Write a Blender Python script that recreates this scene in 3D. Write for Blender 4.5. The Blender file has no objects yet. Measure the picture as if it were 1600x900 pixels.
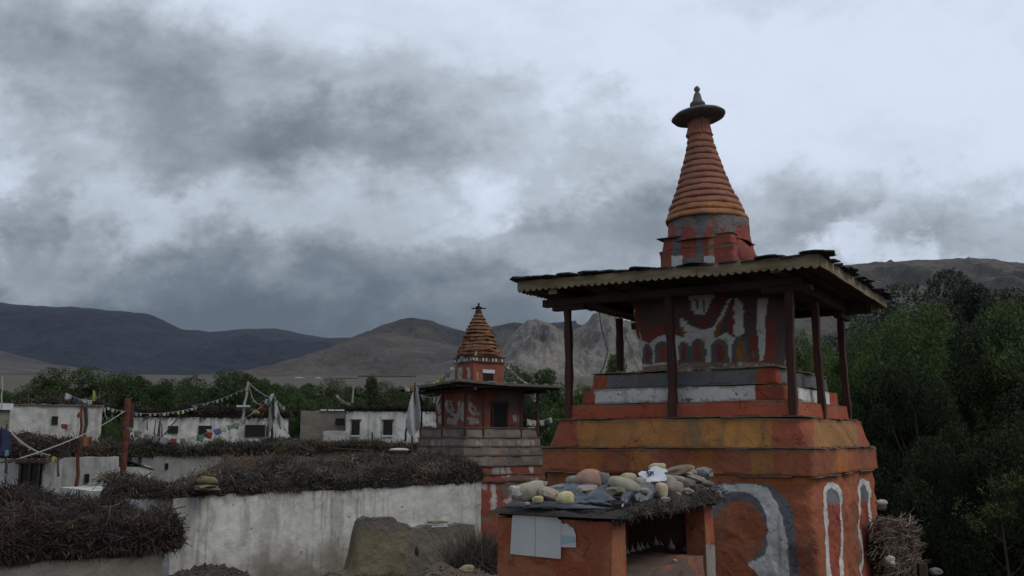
import bpy, math, random
import numpy as np
from mathutils import Vector, Matrix
S = bpy.context.scene
COL = S.collection
R = math.radians
rnd = random.Random(7)
EYE = 4.0                      # camera height above the village ground, metres
F = 1431.0                     # focal length in photo pixels (1600 wide)
PITCH = 0.1645

# ------------------------------------------------------------------ camera
cam_d = bpy.data.cameras.new('camera')
cam = bpy.data.objects.new('camera', cam_d); COL.objects.link(cam); S.camera = cam
cam_d.sensor_width = 36; cam_d.lens = 36*F/1600
cam_d.clip_start = 0.1; cam_d.clip_end = 60000
cam.location = (0, 0, EYE)
cam.rotation_euler = (math.pi/2 + PITCH, 0, 0)

def U(px, py, Y):
    """world point on the sight line through photo pixel (px,py) at ground distance Y"""
    c, s = math.cos(PITCH), math.sin(PITCH)
    xc, yc = (px-800)/F, (450-py)/F
    d = Vector((xc, c-yc*s, s+yc*c))
    d *= Y/d.y
    return Vector((d.x, d.y, d.z+EYE))
def PX(P):
    """photo pixels of an (N,3) array of world points"""
    c, s = math.cos(PITCH), math.sin(PITCH)
    X, Y, Z = P[..., 0], P[..., 1], P[..., 2]-EYE
    d = Y*c+Z*s
    d = np.where(np.abs(d) < .1, .1, d)
    return 800+F*X/d, 450-F*(-Y*s+Z*c)/d

# ------------------------------------------------------------------ world: Nishita sky behind an overcast deck
SUN_AZ, SUN_EL = R(118), R(48)
W = bpy.data.worlds.new('World'); S.world = W; W.use_nodes = True
nt = W.node_tree; nt.nodes.clear()
def wn(t, **k):
    n = nt.nodes.new(t)
    for a, b in k.items(): setattr(n, a, b)
    return n
def wmath(op, a, b=None, c=None):
    n = wn('ShaderNodeMath', operation=op)
    for i, v in enumerate((a, b, c)):
        if v is None: continue
        if isinstance(v, (int, float)): n.inputs[i].default_value = v
        else: nt.links.new(v, n.inputs[i])
    return n.outputs[0]
out = wn('ShaderNodeOutputWorld')
sky = wn('ShaderNodeTexSky'); sky.sky_type = 'NISHITA'; sky.sun_disc = False
sky.sun_elevation = SUN_EL; sky.sun_rotation = SUN_AZ
bg1 = wn('ShaderNodeBackground'); bg1.inputs[1].default_value = 0.1
nt.links.new(sky.outputs[0], bg1.inputs[0])
tc = wn('ShaderNodeTexCoord')
sep = wn('ShaderNodeSeparateXYZ'); nt.links.new(tc.outputs['Generated'], sep.inputs[0])
az = wmath('ARCTAN2', sep.outputs[0], sep.outputs[1])
el = wmath('ARCSINE', sep.outputs[2])
comb = wn('ShaderNodeCombineXYZ'); nt.links.new(az, comb.inputs[0]); nt.links.new(el, comb.inputs[1])
# domain warp
def noise(vec, scale, detail=5, rough=.55, sx=1, sy=1, off=0, dist=0):
    m = wn('ShaderNodeMapping'); m.inputs['Scale'].default_value = (sx, sy, sy); m.inputs['Location'].default_value = (off, off*.7, off*.3)
    nt.links.new(vec, m.inputs[0])
    n = wn('ShaderNodeTexNoise'); n.inputs['Scale'].default_value = scale; n.inputs['Detail'].default_value = detail
    n.inputs['Roughness'].default_value = rough; n.inputs['Distortion'].default_value = dist
    nt.links.new(m.outputs[0], n.inputs[0]); return n
GEN = tc.outputs['Generated']
w1 = noise(GEN, 5.5, 8, .64, 1, 1.4, 3.1)
sub = wn('ShaderNodeVectorMath', operation='SUBTRACT'); nt.links.new(w1.outputs['Color'], sub.inputs[0]); sub.inputs[1].default_value = (.5, .5, .5)
scl = wn('ShaderNodeVectorMath', operation='MULTIPLY'); nt.links.new(sub.outputs[0], scl.inputs[0]); scl.inputs[1].default_value = (.42, .26, 0)
addw = wn('ShaderNodeVectorMath', operation='ADD'); nt.links.new(comb.outputs[0], addw.inputs[0]); nt.links.new(scl.outputs[0], addw.inputs[1])
def px_ang(px, py):
    d = (U(px, py, 1.0)-Vector((0, 0, EYE))).normalized()
    return math.atan2(d.x, d.y), math.asin(d.z)
def blob(px, py, rx, ry, wgt, rot=0):
    a, e = px_ang(px, py)
    m = wn('ShaderNodeMapping'); m.vector_type = 'TEXTURE'
    m.inputs['Location'].default_value = (a, e, 0); m.inputs['Rotation'].default_value = (0, 0, R(rot))
    m.inputs['Scale'].default_value = (rx/F, ry/F, 1)
    nt.links.new(addw.outputs[0], m.inputs[0])
    g = wn('ShaderNodeTexGradient', gradient_type='SPHERICAL'); nt.links.new(m.outputs[0], g.inputs[0])
    ss = wn('ShaderNodeMapRange', interpolation_type='SMOOTHSTEP'); nt.links.new(g.outputs['Fac'], ss.inputs[0])
    ss.inputs[1].default_value = 0; ss.inputs[2].default_value = .75; ss.inputs[3].default_value = 0; ss.inputs[4].default_value = wgt
    return ss.outputs[0]
BLOBS = [(430, 165, 560, 175, .36, -4), (330, 215, 420, 95, .12, 0), (60, 40, 360, 200, .26, 0), (560, 230, 300, 80, .18, -6),
         (640, 60, 330, 150, .14, 0), (250, 250, 200, 60, .10, 0), (800, 190, 260, 60, .12, -5),
         (100, 430, 620, 190, .22, 0), (250, 575, 1500, 200, .56, 0), (600, 500, 620, 160, .22, 0), (150, 390, 330, 70, .14, 0), (420, 420, 320, 80, .14, 0), (700, 430, 260, 70, .08, 0), (700, 370, 330, 90, .14, 8),
         (950, 300, 210, 150, .34, 0), (900, 400, 330, 140, .26, 0), (1210, 340, 310, 120, .36, 0), (1330, 370, 170, 90, .18, 0),
         (1040, 470, 600, 120, .20, 0), (1545, 350, 150, 110, .42, 0), (1160, 0, 190, 50, .14, 0), (1480, 260, 180, 40, .10, 0), (0, 300, 70, 130, .2, 0),
         (840, 290, 110, 80, -.2, 0), (340, 305, 180, 40, -.12, 4), (150, 310, 420, 150, .17, 0), (480, 335, 300, 90, .20, 0), (200, 250, 200, 80, .08, 0), (230, 500, 620, 70, .07, 0), (700, 330, 220, 70, .08, 0), (480, 400, 300, 60, .06, 0), (1405, 375, 80, 60, -.3, 0), (770, 340, 120, 38, -.14, 20)]
dark = None
for b in BLOBS:
    o = blob(*b)
    dark = o if dark is None else wmath('ADD', dark, o)
fine = noise(GEN, 7.0, 8, .62, 1, 1.8, 9.0, .3)
big = noise(GEN, 2.2, 4, .5, 1, 1.3, 21.0)
# the drawn clouds are the ones over the valley; everywhere else the deck goes on as plain noise
front = wn('ShaderNodeMapRange', interpolation_type='SMOOTHSTEP'); nt.links.new(sep.outputs[1], front.inputs[0])
front.inputs[1].default_value = .2; front.inputs[2].default_value = .6; front.inputs[3].default_value = .38; front.inputs[4].default_value = 0
val = wmath('SUBTRACT', .95, dark)
val = wmath('SUBTRACT', val, front.outputs[0])
val = wmath('MULTIPLY_ADD', wmath('SUBTRACT', fine.outputs['Fac'], .5), .52, val)
fine2 = noise(GEN, 19.0, 7, .66, 1, 1.7, 4.0, .4)
val = wmath('MULTIPLY_ADD', wmath('SUBTRACT', fine2.outputs['Fac'], .5), .20, val)
val = wmath('MULTIPLY_ADD', wmath('SUBTRACT', big.outputs['Fac'], .5), .25, val)
ramp = wn('ShaderNodeValToRGB'); nt.links.new(val, ramp.inputs[0])
cr = ramp.color_ramp; cr.interpolation = 'B_SPLINE'
cr.elements[0].position = 0.0; cr.elements[0].color = (.058, .072, .086, 1)
cr.elements[1].position = 1.0; cr.elements[1].color = (.58, .64, .76, 1)
for p, c in ((.18, (.110, .130, .150)), (.36, (.205, .232, .258)), (.56, (.325, .362, .405)), (.78, (.465, .52, .60))):
    e = cr.elements.new(p); e.color = (*c, 1)
bg2 = wn('ShaderNodeBackground'); nt.links.new(ramp.outputs[0], bg2.inputs[0]); bg2.inputs[1].default_value = 1.0
mix = wn('ShaderNodeMixShader'); mix.inputs[0].default_value = .96
nt.links.new(bg1.outputs[0], mix.inputs[1]); nt.links.new(bg2.outputs[0], mix.inputs[2])
nt.links.new(mix.outputs[0], out.inputs['Surface'])

sd = bpy.data.lights.new('sun', 'SUN'); sd.energy = 1.0; sd.angle = R(35); sd.color = (1, .95, .87)
sun = bpy.data.objects.new('sun', sd); COL.objects.link(sun)
sdir = Vector((math.sin(SUN_AZ)*math.cos(SUN_EL), math.cos(SUN_AZ)*math.cos(SUN_EL), math.sin(SUN_EL)))
sun.rotation_euler = sdir.to_track_quat('Z', 'Y').to_euler(); sun.location = (30, -10, 60)
S.view_settings.view_transform = 'Standard'; S.view_settings.look = 'None'
S.view_settings.exposure = 0.38; S.view_settings.gamma = 1.0
S.cycles.max_bounces = 6; S.cycles.diffuse_bounces = 3; S.cycles.glossy_bounces = 2
S.cycles.transparent_max_bounces = 6; S.cycles.volume_bounces = 1; S.cycles.caustics_reflective = False; S.cycles.caustics_refractive = False

# ------------------------------------------------------------------ noise in numpy
def _h(ix, iy, iz, seed):
    n = (ix*374761393 + iy*668265263 + iz*2147483647 + seed*1274126177) & 0xffffffff
    n = ((n ^ (n >> 13))*1274126177) & 0xffffffff
    return ((n ^ (n >> 16)) & 0xffff)/65535.0
def vn(x, y, z=0., seed=0):
    x, y, z = np.broadcast_arrays(np.asarray(x, float), np.asarray(y, float), np.asarray(z, float))
    ix, iy, iz = np.floor(x).astype(np.int64), np.floor(y).astype(np.int64), np.floor(z).astype(np.int64)
    fx, fy, fz = x-ix, y-iy, z-iz
    fx, fy, fz = (t*t*(3-2*t) for t in (fx, fy, fz))
    def L(a, b, t): return a+(b-a)*t
    r = [L(L(_h(ix, iy, iz+k, seed), _h(ix+1, iy, iz+k, seed), fx), L(_h(ix, iy+1, iz+k, seed), _h(ix+1, iy+1, iz+k, seed), fx), fy) for k in (0, 1)]
    return L(r[0], r[1], fz)*2-1
def fbm(x, y, z=0., seed=0, o=4, g=.5):
    a, f, s, n = 1., 1., 0., 0.
    x, y, z = np.asarray(x, float), np.asarray(y, float), np.asarray(z, float)
    for i in range(o):
        s = s+a*vn(x*f, y*f, z*f, seed+i*13); n += a; a *= g; f *= 2.03
    return s/n
def ridged(x, y, seed=0, o=5):
    a, f, s, n = 1., 1., 0., 0.
    for i in range(o):
        s = s+a*(1-np.abs(vn(x*f, y*f, 0, seed+i*7))*1.6); n += a; a *= .5; f *= 2.1
    return s/n

# ------------------------------------------------------------------ materials
class NB:
    def __init__(s, name):
        s.m = bpy.data.materials.new(name); s.m.use_nodes = True; s.t = s.m.node_tree; s.b = s.t.nodes['Principled BSDF']
        s.b.inputs['Specular IOR Level'].default_value = .2
    def n(s, t, **k):
        n = s.t.nodes.new(t)
        for a, b in k.items(): setattr(n, a, b)
        return n
    def l(s, a, b): s.t.links.new(a, b)
    def noise(s, scale, detail=4, rough=.6, vec=None, stretch=(1, 1, 1), coord='Object'):
        tcn = s.n('ShaderNodeTexCoord'); mp = s.n('ShaderNodeMapping'); mp.inputs['Scale'].default_value = stretch
        s.l(vec or tcn.outputs[coord], mp.inputs[0])
        nz = s.n('ShaderNodeTexNoise'); nz.inputs['Scale'].default_value = scale; nz.inputs['Detail'].default_value = detail; nz.inputs['Roughness'].default_value = rough
        s.l(mp.outputs[0], nz.inputs[0]); return nz.outputs['Fac']
    def rng(s, v, a, b, c, d):
        n = s.n('ShaderNodeMapRange'); s.l(v, n.inputs[0])
        for i, q in enumerate((a, b, c, d)): n.inputs[i+1].default_value = q
        return n.outputs[0]
    def mix(s, f, a, b, mode='MIX'):
        n = s.n('ShaderNodeMix', data_type='RGBA', blend_type=mode)
        for i, v in ((0, f), (6, a), (7, b)):
            if isinstance(v, (int, float)): n.inputs[i].default_value = v
            elif isinstance(v, tuple): n.inputs[i].default_value = (*v, 1)
            else: s.l(v, n.inputs[i])
        return n.outputs[2]
    def bump(s, h, strength=.5, dist=.02):
        n = s.n('ShaderNodeBump'); n.inputs['Strength'].default_value = strength; n.inputs['Distance'].default_value = dist
        s.l(h, n.inputs['Height']); s.l(n.outputs[0], s.b.inputs['Normal'])
    def done(s, col, rough=.9):
        if isinstance(col, tuple): s.b.inputs['Base Color'].default_value = (*col, 1)
        else: s.l(col, s.b.inputs['Base Color'])
        s.b.inputs['Roughness'].default_value = rough
        return s.m
def m_plain(name, c, var=.25, scale=6, rough=.85, bump=.4, bd=.01, stretch=(1, 1, 1), c2=None):
    q = NB(name); a = q.noise(scale, 5, .6, stretch=stretch)
    c2 = c2 or tuple(v*(1-var*1.6) for v in c)
    col = q.mix(q.rng(a, .3, .7, 0, 1), tuple(min(1, v*(1+var*.4)) for v in c), c2)
    if bump: q.bump(q.noise(scale*3, 4, .65, stretch=stretch), bump, bd)
    return q.done(col, rough)
def m_vcol(name, grime=.35, gscale=2.2, bump=.6, bd=.02, rough=.92, bscale=14, streak=0, dirt=(.11, .09, .07), crack=0):
    q = NB(name); at = q.n('ShaderNodeAttribute', attribute_name='Col')
    col = at.outputs['Color']
    n1 = q.noise(gscale, 7, .68)
    col = q.mix(q.rng(n1, .46, .78, 0, grime), col, dirt)
    n2 = q.noise(26, 3, .7)
    col = q.mix(q.rng(n2, .35, .75, 0, .30), col, q.mix(1., col, (.45, .45, .47), 'MULTIPLY'))
    n4 = q.noise(.9, 3, .5)
    col = q.mix(q.rng(n4, .35, .65, 0, .25), col, q.mix(1., col, (.62, .6, .6), 'MULTIPLY'))
    if streak:
        n3 = q.noise(5, 5, .7, stretch=(1, 1, .12))
        col = q.mix(q.rng(n3, .5, .72, 0, streak), col, dirt)
    h = q.noise(bscale, 6, .7)
    if crack:
        tcn = q.n('ShaderNodeTexCoord'); wz = q.n('ShaderNodeTexNoise'); wz.inputs['Scale'].default_value = 4; wz.inputs['Detail'].default_value = 5; q.l(tcn.outputs['Object'], wz.inputs[0])
        vm = q.n('ShaderNodeVectorMath', operation='MULTIPLY_ADD'); q.l(wz.outputs['Color'], vm.inputs[0]); vm.inputs[1].default_value = (.5, .5, .5); q.l(tcn.outputs['Object'], vm.inputs[2])
        vo = q.n('ShaderNodeTexVoronoi', feature='DISTANCE_TO_EDGE'); vo.inputs['Scale'].default_value = 2.6; q.l(vm.outputs[0], vo.inputs[0])
        line = q.rng(vo.outputs['Distance'], .0, .013, 1, 0); msk = q.rng(q.noise(1.7, 4, .6), .48, .60, 0, 1)
        mm = q.n('ShaderNodeMath', operation='MULTIPLY'); q.l(line, mm.inputs[0]); q.l(msk, mm.inputs[1])
        m2 = q.n('ShaderNodeMath', operation='MULTIPLY'); q.l(mm.outputs[0], m2.inputs[0]); m2.inputs[1].default_value = crack
        col = q.mix(m2.outputs[0], col, (.05, .03, .022))
        pm = q.rng(q.noise(3.1, 6, .72), .61, .66, 0, .55); col = q.mix(pm, col, (.20, .14, .105))
        m3 = q.n('ShaderNodeMath', operation='SUBTRACT'); q.l(h, m3.inputs[0]); q.l(mm.outputs[0], m3.inputs[1]); h = m3.outputs[0]
    q.bump(h, bump, bd)
    return q.done(col, rough)
M = {}
M['plaster'] = m_vcol('painted_mud_plaster', .4, 1.9, .8, .025, crack=.45)
M['plaster2'] = m_vcol('weathered_painted_plaster', .5, 1.3, .7, .03, streak=.35)
M['limewash'] = m_vcol('limewashed_wall', .5, .8, .6, .04, bscale=6, streak=.25, dirt=(.17, .155, .125))
M['mud'] = m_vcol('mud_wall', .35, 1.1, .7, .04, bscale=7)
M['twig'] = (lambda q: q.done(q.n('ShaderNodeAttribute', attribute_name='Col').outputs['Color'], .9))(NB('dry_twigs'))
M['ochre_mud'] = m_plain('ochre_mud', (.30, .135, .06), .3, 7, bump=.7, bd=.02, c2=(.17, .06, .035))
M['red_wood'] = m_plain('red_stained_timber', (.065, .027, .021), .35, 5, .7, .4, .004, (1, 1, .12))
M['dark_wood'] = m_plain('dark_timber', (.05, .034, .026), .35, 4, .8, .4, .004, (.3, .3, 1))
M['board'] = m_plain('roof_underside_board', (.075, .052, .038), .4, 5, .8, .4, .004, (1, .15, 1))
M['pale_wood'] = m_plain('weathered_pale_timber', (.27, .215, .135), .35, 5, .8, .5, .004, (.5, .5, 3), c2=(.13, .10, .065))
M['slate'] = m_plain('slate', (.038, .04, .046), .3, 8, .75, .6, .006)
M['ledge'] = m_plain('ledge_flagstone', (.20, .155, .11), .35, 9, .9, .7, .01)
M['ring'] = m_plain('spire_plaster', (.29, .12, .075), .3, 4, .9, 1.0, .03, c2=(.17, .085, .065))
M['ring2'] = m_plain('old_spire_plaster', (.20, .088, .045), .45, 3, .9, .9, .04, c2=(.085, .05, .032))
M['disc'] = m_plain('grey_disc', (.135, .115, .11), .25, 6, .85, .6, .01)
M['iron'] = m_plain('iron', (.03, .03, .034), .2, 8, .6, .3, .003)
M['tarp'] = m_plain('slate_grey_plastic_sheet', (.075, .085, .105), .25, 3, .38, .5, .01)
M['tarp2'] = m_plain('grey_plastic_bag', (.13, .145, .155), .25, 4, .4, .6, .01)
M['cloth'] = m_plain('white_plastic_cloth', (.50, .53, .60), .15, 5, .5, .4, .005)
M['ink'] = m_plain('blue_ink', (.02, .025, .10), .1, 5, .6, 0)
M['paper'] = m_plain('white_paper', (.52, .52, .52), .08, 3, .8, .2, .002)
M['paper_blue'] = m_plain('pale_teal_print', (.30, .42, .44), .1, 5, .8, 0)
M['dark_in'] = m_plain('dark_inner_mud', (.045, .028, .024), .3, 4, .95, .5, .02)  # very dark brown, for the yard wall hole and the stack core
M['window_dark'] = m_plain('window_interior', (.012, .012, .014), .1, 4, .3, 0)
M['window_frame'] = m_plain('black_window_frame', (.025, .02, .018), .2, 8, .6, .2)
M['black_band'] = m_plain('black_painted_surround', (.03, .028, .028), .2, 8, .9, .2)
M['tsatsa'] = m_plain('pale_clay', (.085, .075, .07), .3, 20, .9, .5, .005)
M['straw'] = m_plain('grass_clod', (.16, .14, .075), .4, 12, .95, .8, .02)
M['rope'] = m_plain('pale_rope', (.34, .33, .31), .2, 20, .9, 0)
M['cable'] = m_plain('dark_cable', (.06, .055, .05), .2, 20, .7, 0)
M['rust'] = m_plain('rust_red_paint', (.12, .036, .026), .4, 5, .8, .4, .005)
FLAG = {k: m_plain('flag_cloth_'+k, tuple(v*.72+.015 for v in c), .15, 9, .9, .1) for k, c in dict(white=(.42, .43, .42), yellow=(.36, .35, .09), blue=(.06, .09, .26), red=(.26, .035, .03),
        green=(.09, .20, .09), grey=(.20, .205, .21), cream=(.33, .33, .24), teal=(.12, .28, .30), navy=(.02, .025, .075), orange=(.28, .10, .05), pale=(.50, .50, .49)).items()}
def m_leaf(name, a, b, dusty):
    q = NB(name); at = q.n('ShaderNodeAttribute', attribute_name='Col')
    sp = q.n('ShaderNodeSeparateColor'); q.l(at.outputs['Color'], sp.inputs[0])
    col = q.mix(sp.outputs[0], a, b); col = q.mix(q.rng(sp.outputs[1], .6, 1, 0, .7), col, dusty)
    oi = q.n('ShaderNodeObjectInfo'); col = q.mix(q.rng(oi.outputs['Random'], 0, 1, 0, .55), col, q.mix(1., col, (.62, .68, .8), 'MULTIPLY'))
    q.b.inputs['Transmission Weight'].default_value = 0
    m = q.done(col, .75)
    tr = q.n('ShaderNodeBsdfTranslucent'); q.l(col, tr.inputs[0])
    mx = q.n('ShaderNodeMixShader'); mx.inputs[0].default_value = .25
    o = q.t.nodes['Material Output']; q.l(q.b.outputs[0], mx.inputs[1]); q.l(tr.outputs[0], mx.inputs[2]); q.l(mx.outputs[0], o.inputs[0])
    return m
M['leaf'] = m_leaf('willow_leaves', (.034, .056, .019), (.10, .155, .038), (.12, .145, .07))
M['leaf_far'] = m_leaf('poplar_leaves', (.026, .042, .018), (.065, .10, .03), (.08, .10, .045))
M['leaf_shaded'] = m_leaf('shade_darkened_leaves', (.012, .018, .010), (.034, .050, .017), (.045, .055, .03))  # leaf colour darkened to paint in the shade of the lower trees
M['leaf_grey'] = m_leaf('grey_green_leaves', (.036, .044, .030), (.075, .088, .058), (.09, .10, .075))
M['bark'] = m_plain('bark', (.075, .062, .05), .4, 6, .95, .8, .02, (1, 1, .2))

# ------------------------------------------------------------------ mesh helpers
def link(o, parent=None):
    COL.objects.link(o)
    if parent is not None: o.parent = parent
    return o
def tag(o, label=None, cat=None, group=None, kind=None):
    if label: o['label'] = label
    if cat: o['category'] = cat
    if group: o['group'] = group
    if kind: o['kind'] = kind
    return o
def empty(name, loc, rz=0, **k):
    o = bpy.data.objects.new(name, None); o.location = loc; o.rotation_euler = (0, 0, rz); o.empty_display_size = .3
    COL.objects.link(o); return tag(o, **k)
class MB:
    def __init__(s): s.v = []; s.f = []; s.c = []
    def add(s, v, f, col=None):
        b = len(s.v); s.v += [tuple(p) for p in v]; s.f += [tuple(i+b for i in q) for q in f]
        s.c += [col or (1, 1, 1)]*len(v); return s
    def box(s, x0, x1, y0, y1, z0, z1, mt=None):
        v = [Vector(p) for p in ((x0, y0, z0), (x1, y0, z0), (x1, y1, z0), (x0, y1, z0), (x0, y0, z1), (x1, y0, z1), (x1, y1, z1), (x0, y1, z1))]
        if mt: v = [mt @ p for p in v]
        return s.add(v, [(3, 2, 1, 0), (4, 5, 6, 7), (0, 1, 5, 4), (1, 2, 6, 5), (2, 3, 7, 6), (3, 0, 4, 7)])
    def tube(s, pts, rad, n=6):
        pts = [Vector(p) for p in pts]; rad = rad if isinstance(rad, (list, tuple)) else [rad]*len(pts)
        rings = []
        for i, p in enumerate(pts):
            t = (pts[min(i+1, len(pts)-1)]-pts[max(i-1, 0)]).normalized()
            a = t.orthogonal().normalized() if i == 0 else (a-t*a.dot(t)).normalized()
            b = t.cross(a)
            rings.append([p+(a*math.cos(2*math.pi*k/n)+b*math.sin(2*math.pi*k/n))*rad[i] for k in range(n)])
        v = [q for r in rings for q in r]; f = []
        for i in range(len(pts)-1):
            for k in range(n): f.append((i*n+k, i*n+(k+1) % n, (i+1)*n+(k+1) % n, (i+1)*n+k))
        f += [tuple(range(n))[::-1], tuple((len(pts)-1)*n+k for k in range(n))]
        return s.add(v, f)
    def lathe(s, prof, n=24, cx=0, cy=0, wob=0, seed=0):
        v = []; f = []
        for i, (r, z) in enumerate(prof):
            for k in range(n):
                a = 2*math.pi*k/n
                rr = r*(1+wob*float(vn(math.cos(a)*3, math.sin(a)*3, z*6, seed))) if wob else r
                v.append((cx+rr*math.cos(a), cy+rr*math.sin(a), z+(wob*.25*r*float(vn(math.cos(a)*2, math.sin(a)*2, z*3, seed+5)) if wob else 0)))
        m = len(prof)
        for i in range(m-1):
            for k in range(n): f.append((i*n+k, i*n+(k+1) % n, (i+1)*n+(k+1) % n, (i+1)*n+k))
        f += [tuple(range(n))[::-1], tuple((m-1)*n+k for k in range(n))]
        return s.add(v, f)
    def mesh(s, name, smooth=False, cols=False):
        me = bpy.data.meshes.new(name); me.from_pydata(s.v, [], s.f)
        if cols:
            ca = me.color_attributes.new('Col', 'FLOAT_COLOR', 'POINT')
            ca.data.foreach_set('color', np.c_[np.array(s.c, float), np.ones(len(s.c))].ravel())
        if smooth: me.polygons.foreach_set('use_smooth', [True]*len(me.polygons))
        me.update(); return me
    def build(s, name, mat, parent=None, smooth=False, bevel=0, cols=False, **k):
        me = s.mesh(name, smooth, cols); me.materials.append(mat)
        o = link(bpy.data.objects.new(name, me), parent)
        if bevel:
            b = o.modifiers.new('bevel', 'BEVEL'); b.width = bevel; b.segments = 1; b.limit_method = 'ANGLE'
        return tag(o, **k)
def quick(name, V, Fq, mat, parent=None, cols=None, smooth=False, tri=False, **k):
    """numpy mesh: V (N,3), Fq (M,4) or (M,3)"""
    me = bpy.data.meshes.new(name); n = Fq.shape[1]
    me.vertices.add(len(V)); me.vertices.foreach_set('co', np.asarray(V, np.float32).ravel())
    me.loops.add(Fq.size); me.loops.foreach_set('vertex_index', Fq.astype(np.int32).ravel())
    me.polygons.add(len(Fq)); me.polygons.foreach_set('loop_start', np.arange(0, Fq.size, n, dtype=np.int32))
    if cols is not None:
        ca = me.color_attributes.new('Col', 'FLOAT_COLOR', 'POINT')
        ca.data.foreach_set('color', np.c_[cols, np.ones(len(cols))].astype(np.float32).ravel())
    me.polygons.foreach_set('use_smooth', np.full(len(Fq), smooth))
    me.materials.append(mat); me.update(calc_edges=True); me.validate()
    if name is None: return me
    o = link(bpy.data.objects.new(name, me), parent); return tag(o, **k)
def grid_faces(n, m, wrap=False):
    i, j = np.meshgrid(np.arange(n-1), np.arange(m if wrap else m-1), indexing='ij')
    j2 = (j+1) % m
    return np.stack([i*m+j, i*m+j2, (i+1)*m+j2, (i+1)*m+j], -1).reshape(-1, 4)
def inpoly(px, py, poly):
    r = np.zeros(px.shape, bool); n = len(poly)
    for i in range(n):
        x1, y1 = poly[i]; x2, y2 = poly[(i+1) % n]
        if y1 == y2: continue
        c = ((y1 > py) != (y2 > py)) & (px < (x2-x1)*(py-y1)/(y2-y1)+x1)
        r ^= c
    return r
def to_world(P, o):
    """(N,3) local -> world for an Empty with location and z rotation"""
    c, s = math.cos(o.rotation_euler.z), math.sin(o.rotation_euler.z)
    Q = np.empty_like(P); Q[:, 0] = P[:, 0]*c-P[:, 1]*s+o.location.x; Q[:, 1] = P[:, 0]*s+P[:, 1]*c+o.location.y; Q[:, 2] = P[:, 2]+o.location.z
    return Q
ORANGE = (.30, .098, .050); OCHRE = (.33, .15, .048); RED = (.27, .062, .040); GREY = (.135, .14, .155); WHITE = (.58, .58, .56); TAN = (.24, .19, .14); RUST = (.30, .085, .05)

def perimeter(s, r, fine, coarse):
    """rounded square, counter-clockwise from front-left; the front (-y) and right (+x) sides sampled finely"""
    h = s/2; pts = []
    def side(a, b, n): return [(a[0]+(b[0]-a[0])*k/n, a[1]+(b[1]-a[1])*k/n) for k in range(n)]
    def arc(cx, cy, a0, n=5): return [(cx+r*math.cos(a0+math.pi/2*k/n), cy+r*math.sin(a0+math.pi/2*k/n)) for k in range(n)]
    nf = max(2, int(s/fine)); nc = max(2, int(s/coarse))
    pts += side((-h+r, -h), (h-r, -h), nf)+arc(h-r, -h+r, -math.pi/2)+side((h, -h+r), (h, h-r), nf)+arc(h-r, h-r, 0)
    pts += side((h-r, h), (-h+r, h), nc)+arc(-h+r, h-r, math.pi/2)+side((-h, h-r), (-h, -h+r), nc)+arc(-h+r, -h+r, math.pi)
    return np.array(pts)
def tier(name, parent, s0, s1, z0, z1, colfn, mat, fine=.022, amp=.012, r=.07, seed=0, fz=None, lip=0, sag=.02, sc=3, **k):
    base = perimeter(1.0 if s1 == 0 else s0, r, fine, .12); u = base/(s0/2)
    nz = max(2, int((z1-z0)/(fz or fine)))
    rows = [(0., z0)]
    for i in range(nz+1):
        t = i/nz; s = s0+(s1-s0)*t
        if lip and t > .9: s += lip*(t-.9)/.1
        rows.append((s/2, z0+(z1-z0)*t))
    s1e = rows[-1][0]; rows += [(s1e-.03, z1+.006), (s1e*.55, z1+.01), (0., z1+.01)]
    P = np.array([[(p[0]*a, p[1]*a, z) for p in u] for a, z in rows])
    n, m, _ = P.shape; Q = P.reshape(-1, 3).copy(); W_ = to_world(Q, parent)
    nrm = np.repeat(u[None], n, 0).reshape(-1, 2); nrm = nrm/np.linalg.norm(nrm, axis=1)[:, None]
    d = amp*fbm(W_[:, 0]*sc, W_[:, 1]*sc, W_[:, 2]*sc, seed, 4)*1.6
    k0 = np.ones((n, m)); k0[0] = 0; k0[-1] = 0; k0[-2] = .3; d *= k0.ravel()
    Q[:, 0] += nrm[:, 0]*d; Q[:, 1] += nrm[:, 1]*d
    Q[:, 2] += sag*fbm(W_[:, 0]*.9, W_[:, 1]*.9, 0, seed+3, 3)*k0.ravel()
    px, py = PX(W_); c = colfn(px+2.2*fbm(W_[:, 0]*9, W_[:, 1]*9, W_[:, 2]*9, 5, 3), py+2.2*fbm(W_[:, 0]*9, W_[:, 1]*9, W_[:, 2]*9, 8, 3), W_, Q)
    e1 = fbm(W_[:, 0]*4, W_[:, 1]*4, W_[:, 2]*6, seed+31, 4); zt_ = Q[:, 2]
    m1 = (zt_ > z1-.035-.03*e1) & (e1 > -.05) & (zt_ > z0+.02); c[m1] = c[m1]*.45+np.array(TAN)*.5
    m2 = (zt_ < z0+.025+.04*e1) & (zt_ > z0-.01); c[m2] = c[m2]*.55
    e2 = fbm(W_[:, 0]*1.6, W_[:, 1]*1.6, W_[:, 2]*2.4, seed+57, 5); c = c*(1+.38*e2)[:, None]
    dr = np.clip(fbm((W_[:, 0]-W_[:, 1])*6, 0, W_[:, 2]*.8, seed+71, 4)-.22, 0, 1)[:, None]*1.4; c = c*(1-dr)+np.array((.16, .10, .075))*dr
    sp = vn(W_[:, 0]*16, W_[:, 1]*16, W_[:, 2]*16, seed+5) > .93; c[sp] = c[sp]*.5
    return quick(name, Q, grid_faces(n, m, True)[:, ::-1], mat, parent, c, smooth=False, **k)
def solid(c): return lambda px, py, W_, Q: np.tile(np.array(c, float), (len(px), 1))
def paint(c, mask, col): c[mask] = col
def ellipse(px, py, cx, cy, rx, ry): return ((px-cx)/rx)**2+((py-cy)/ry)**2

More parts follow.
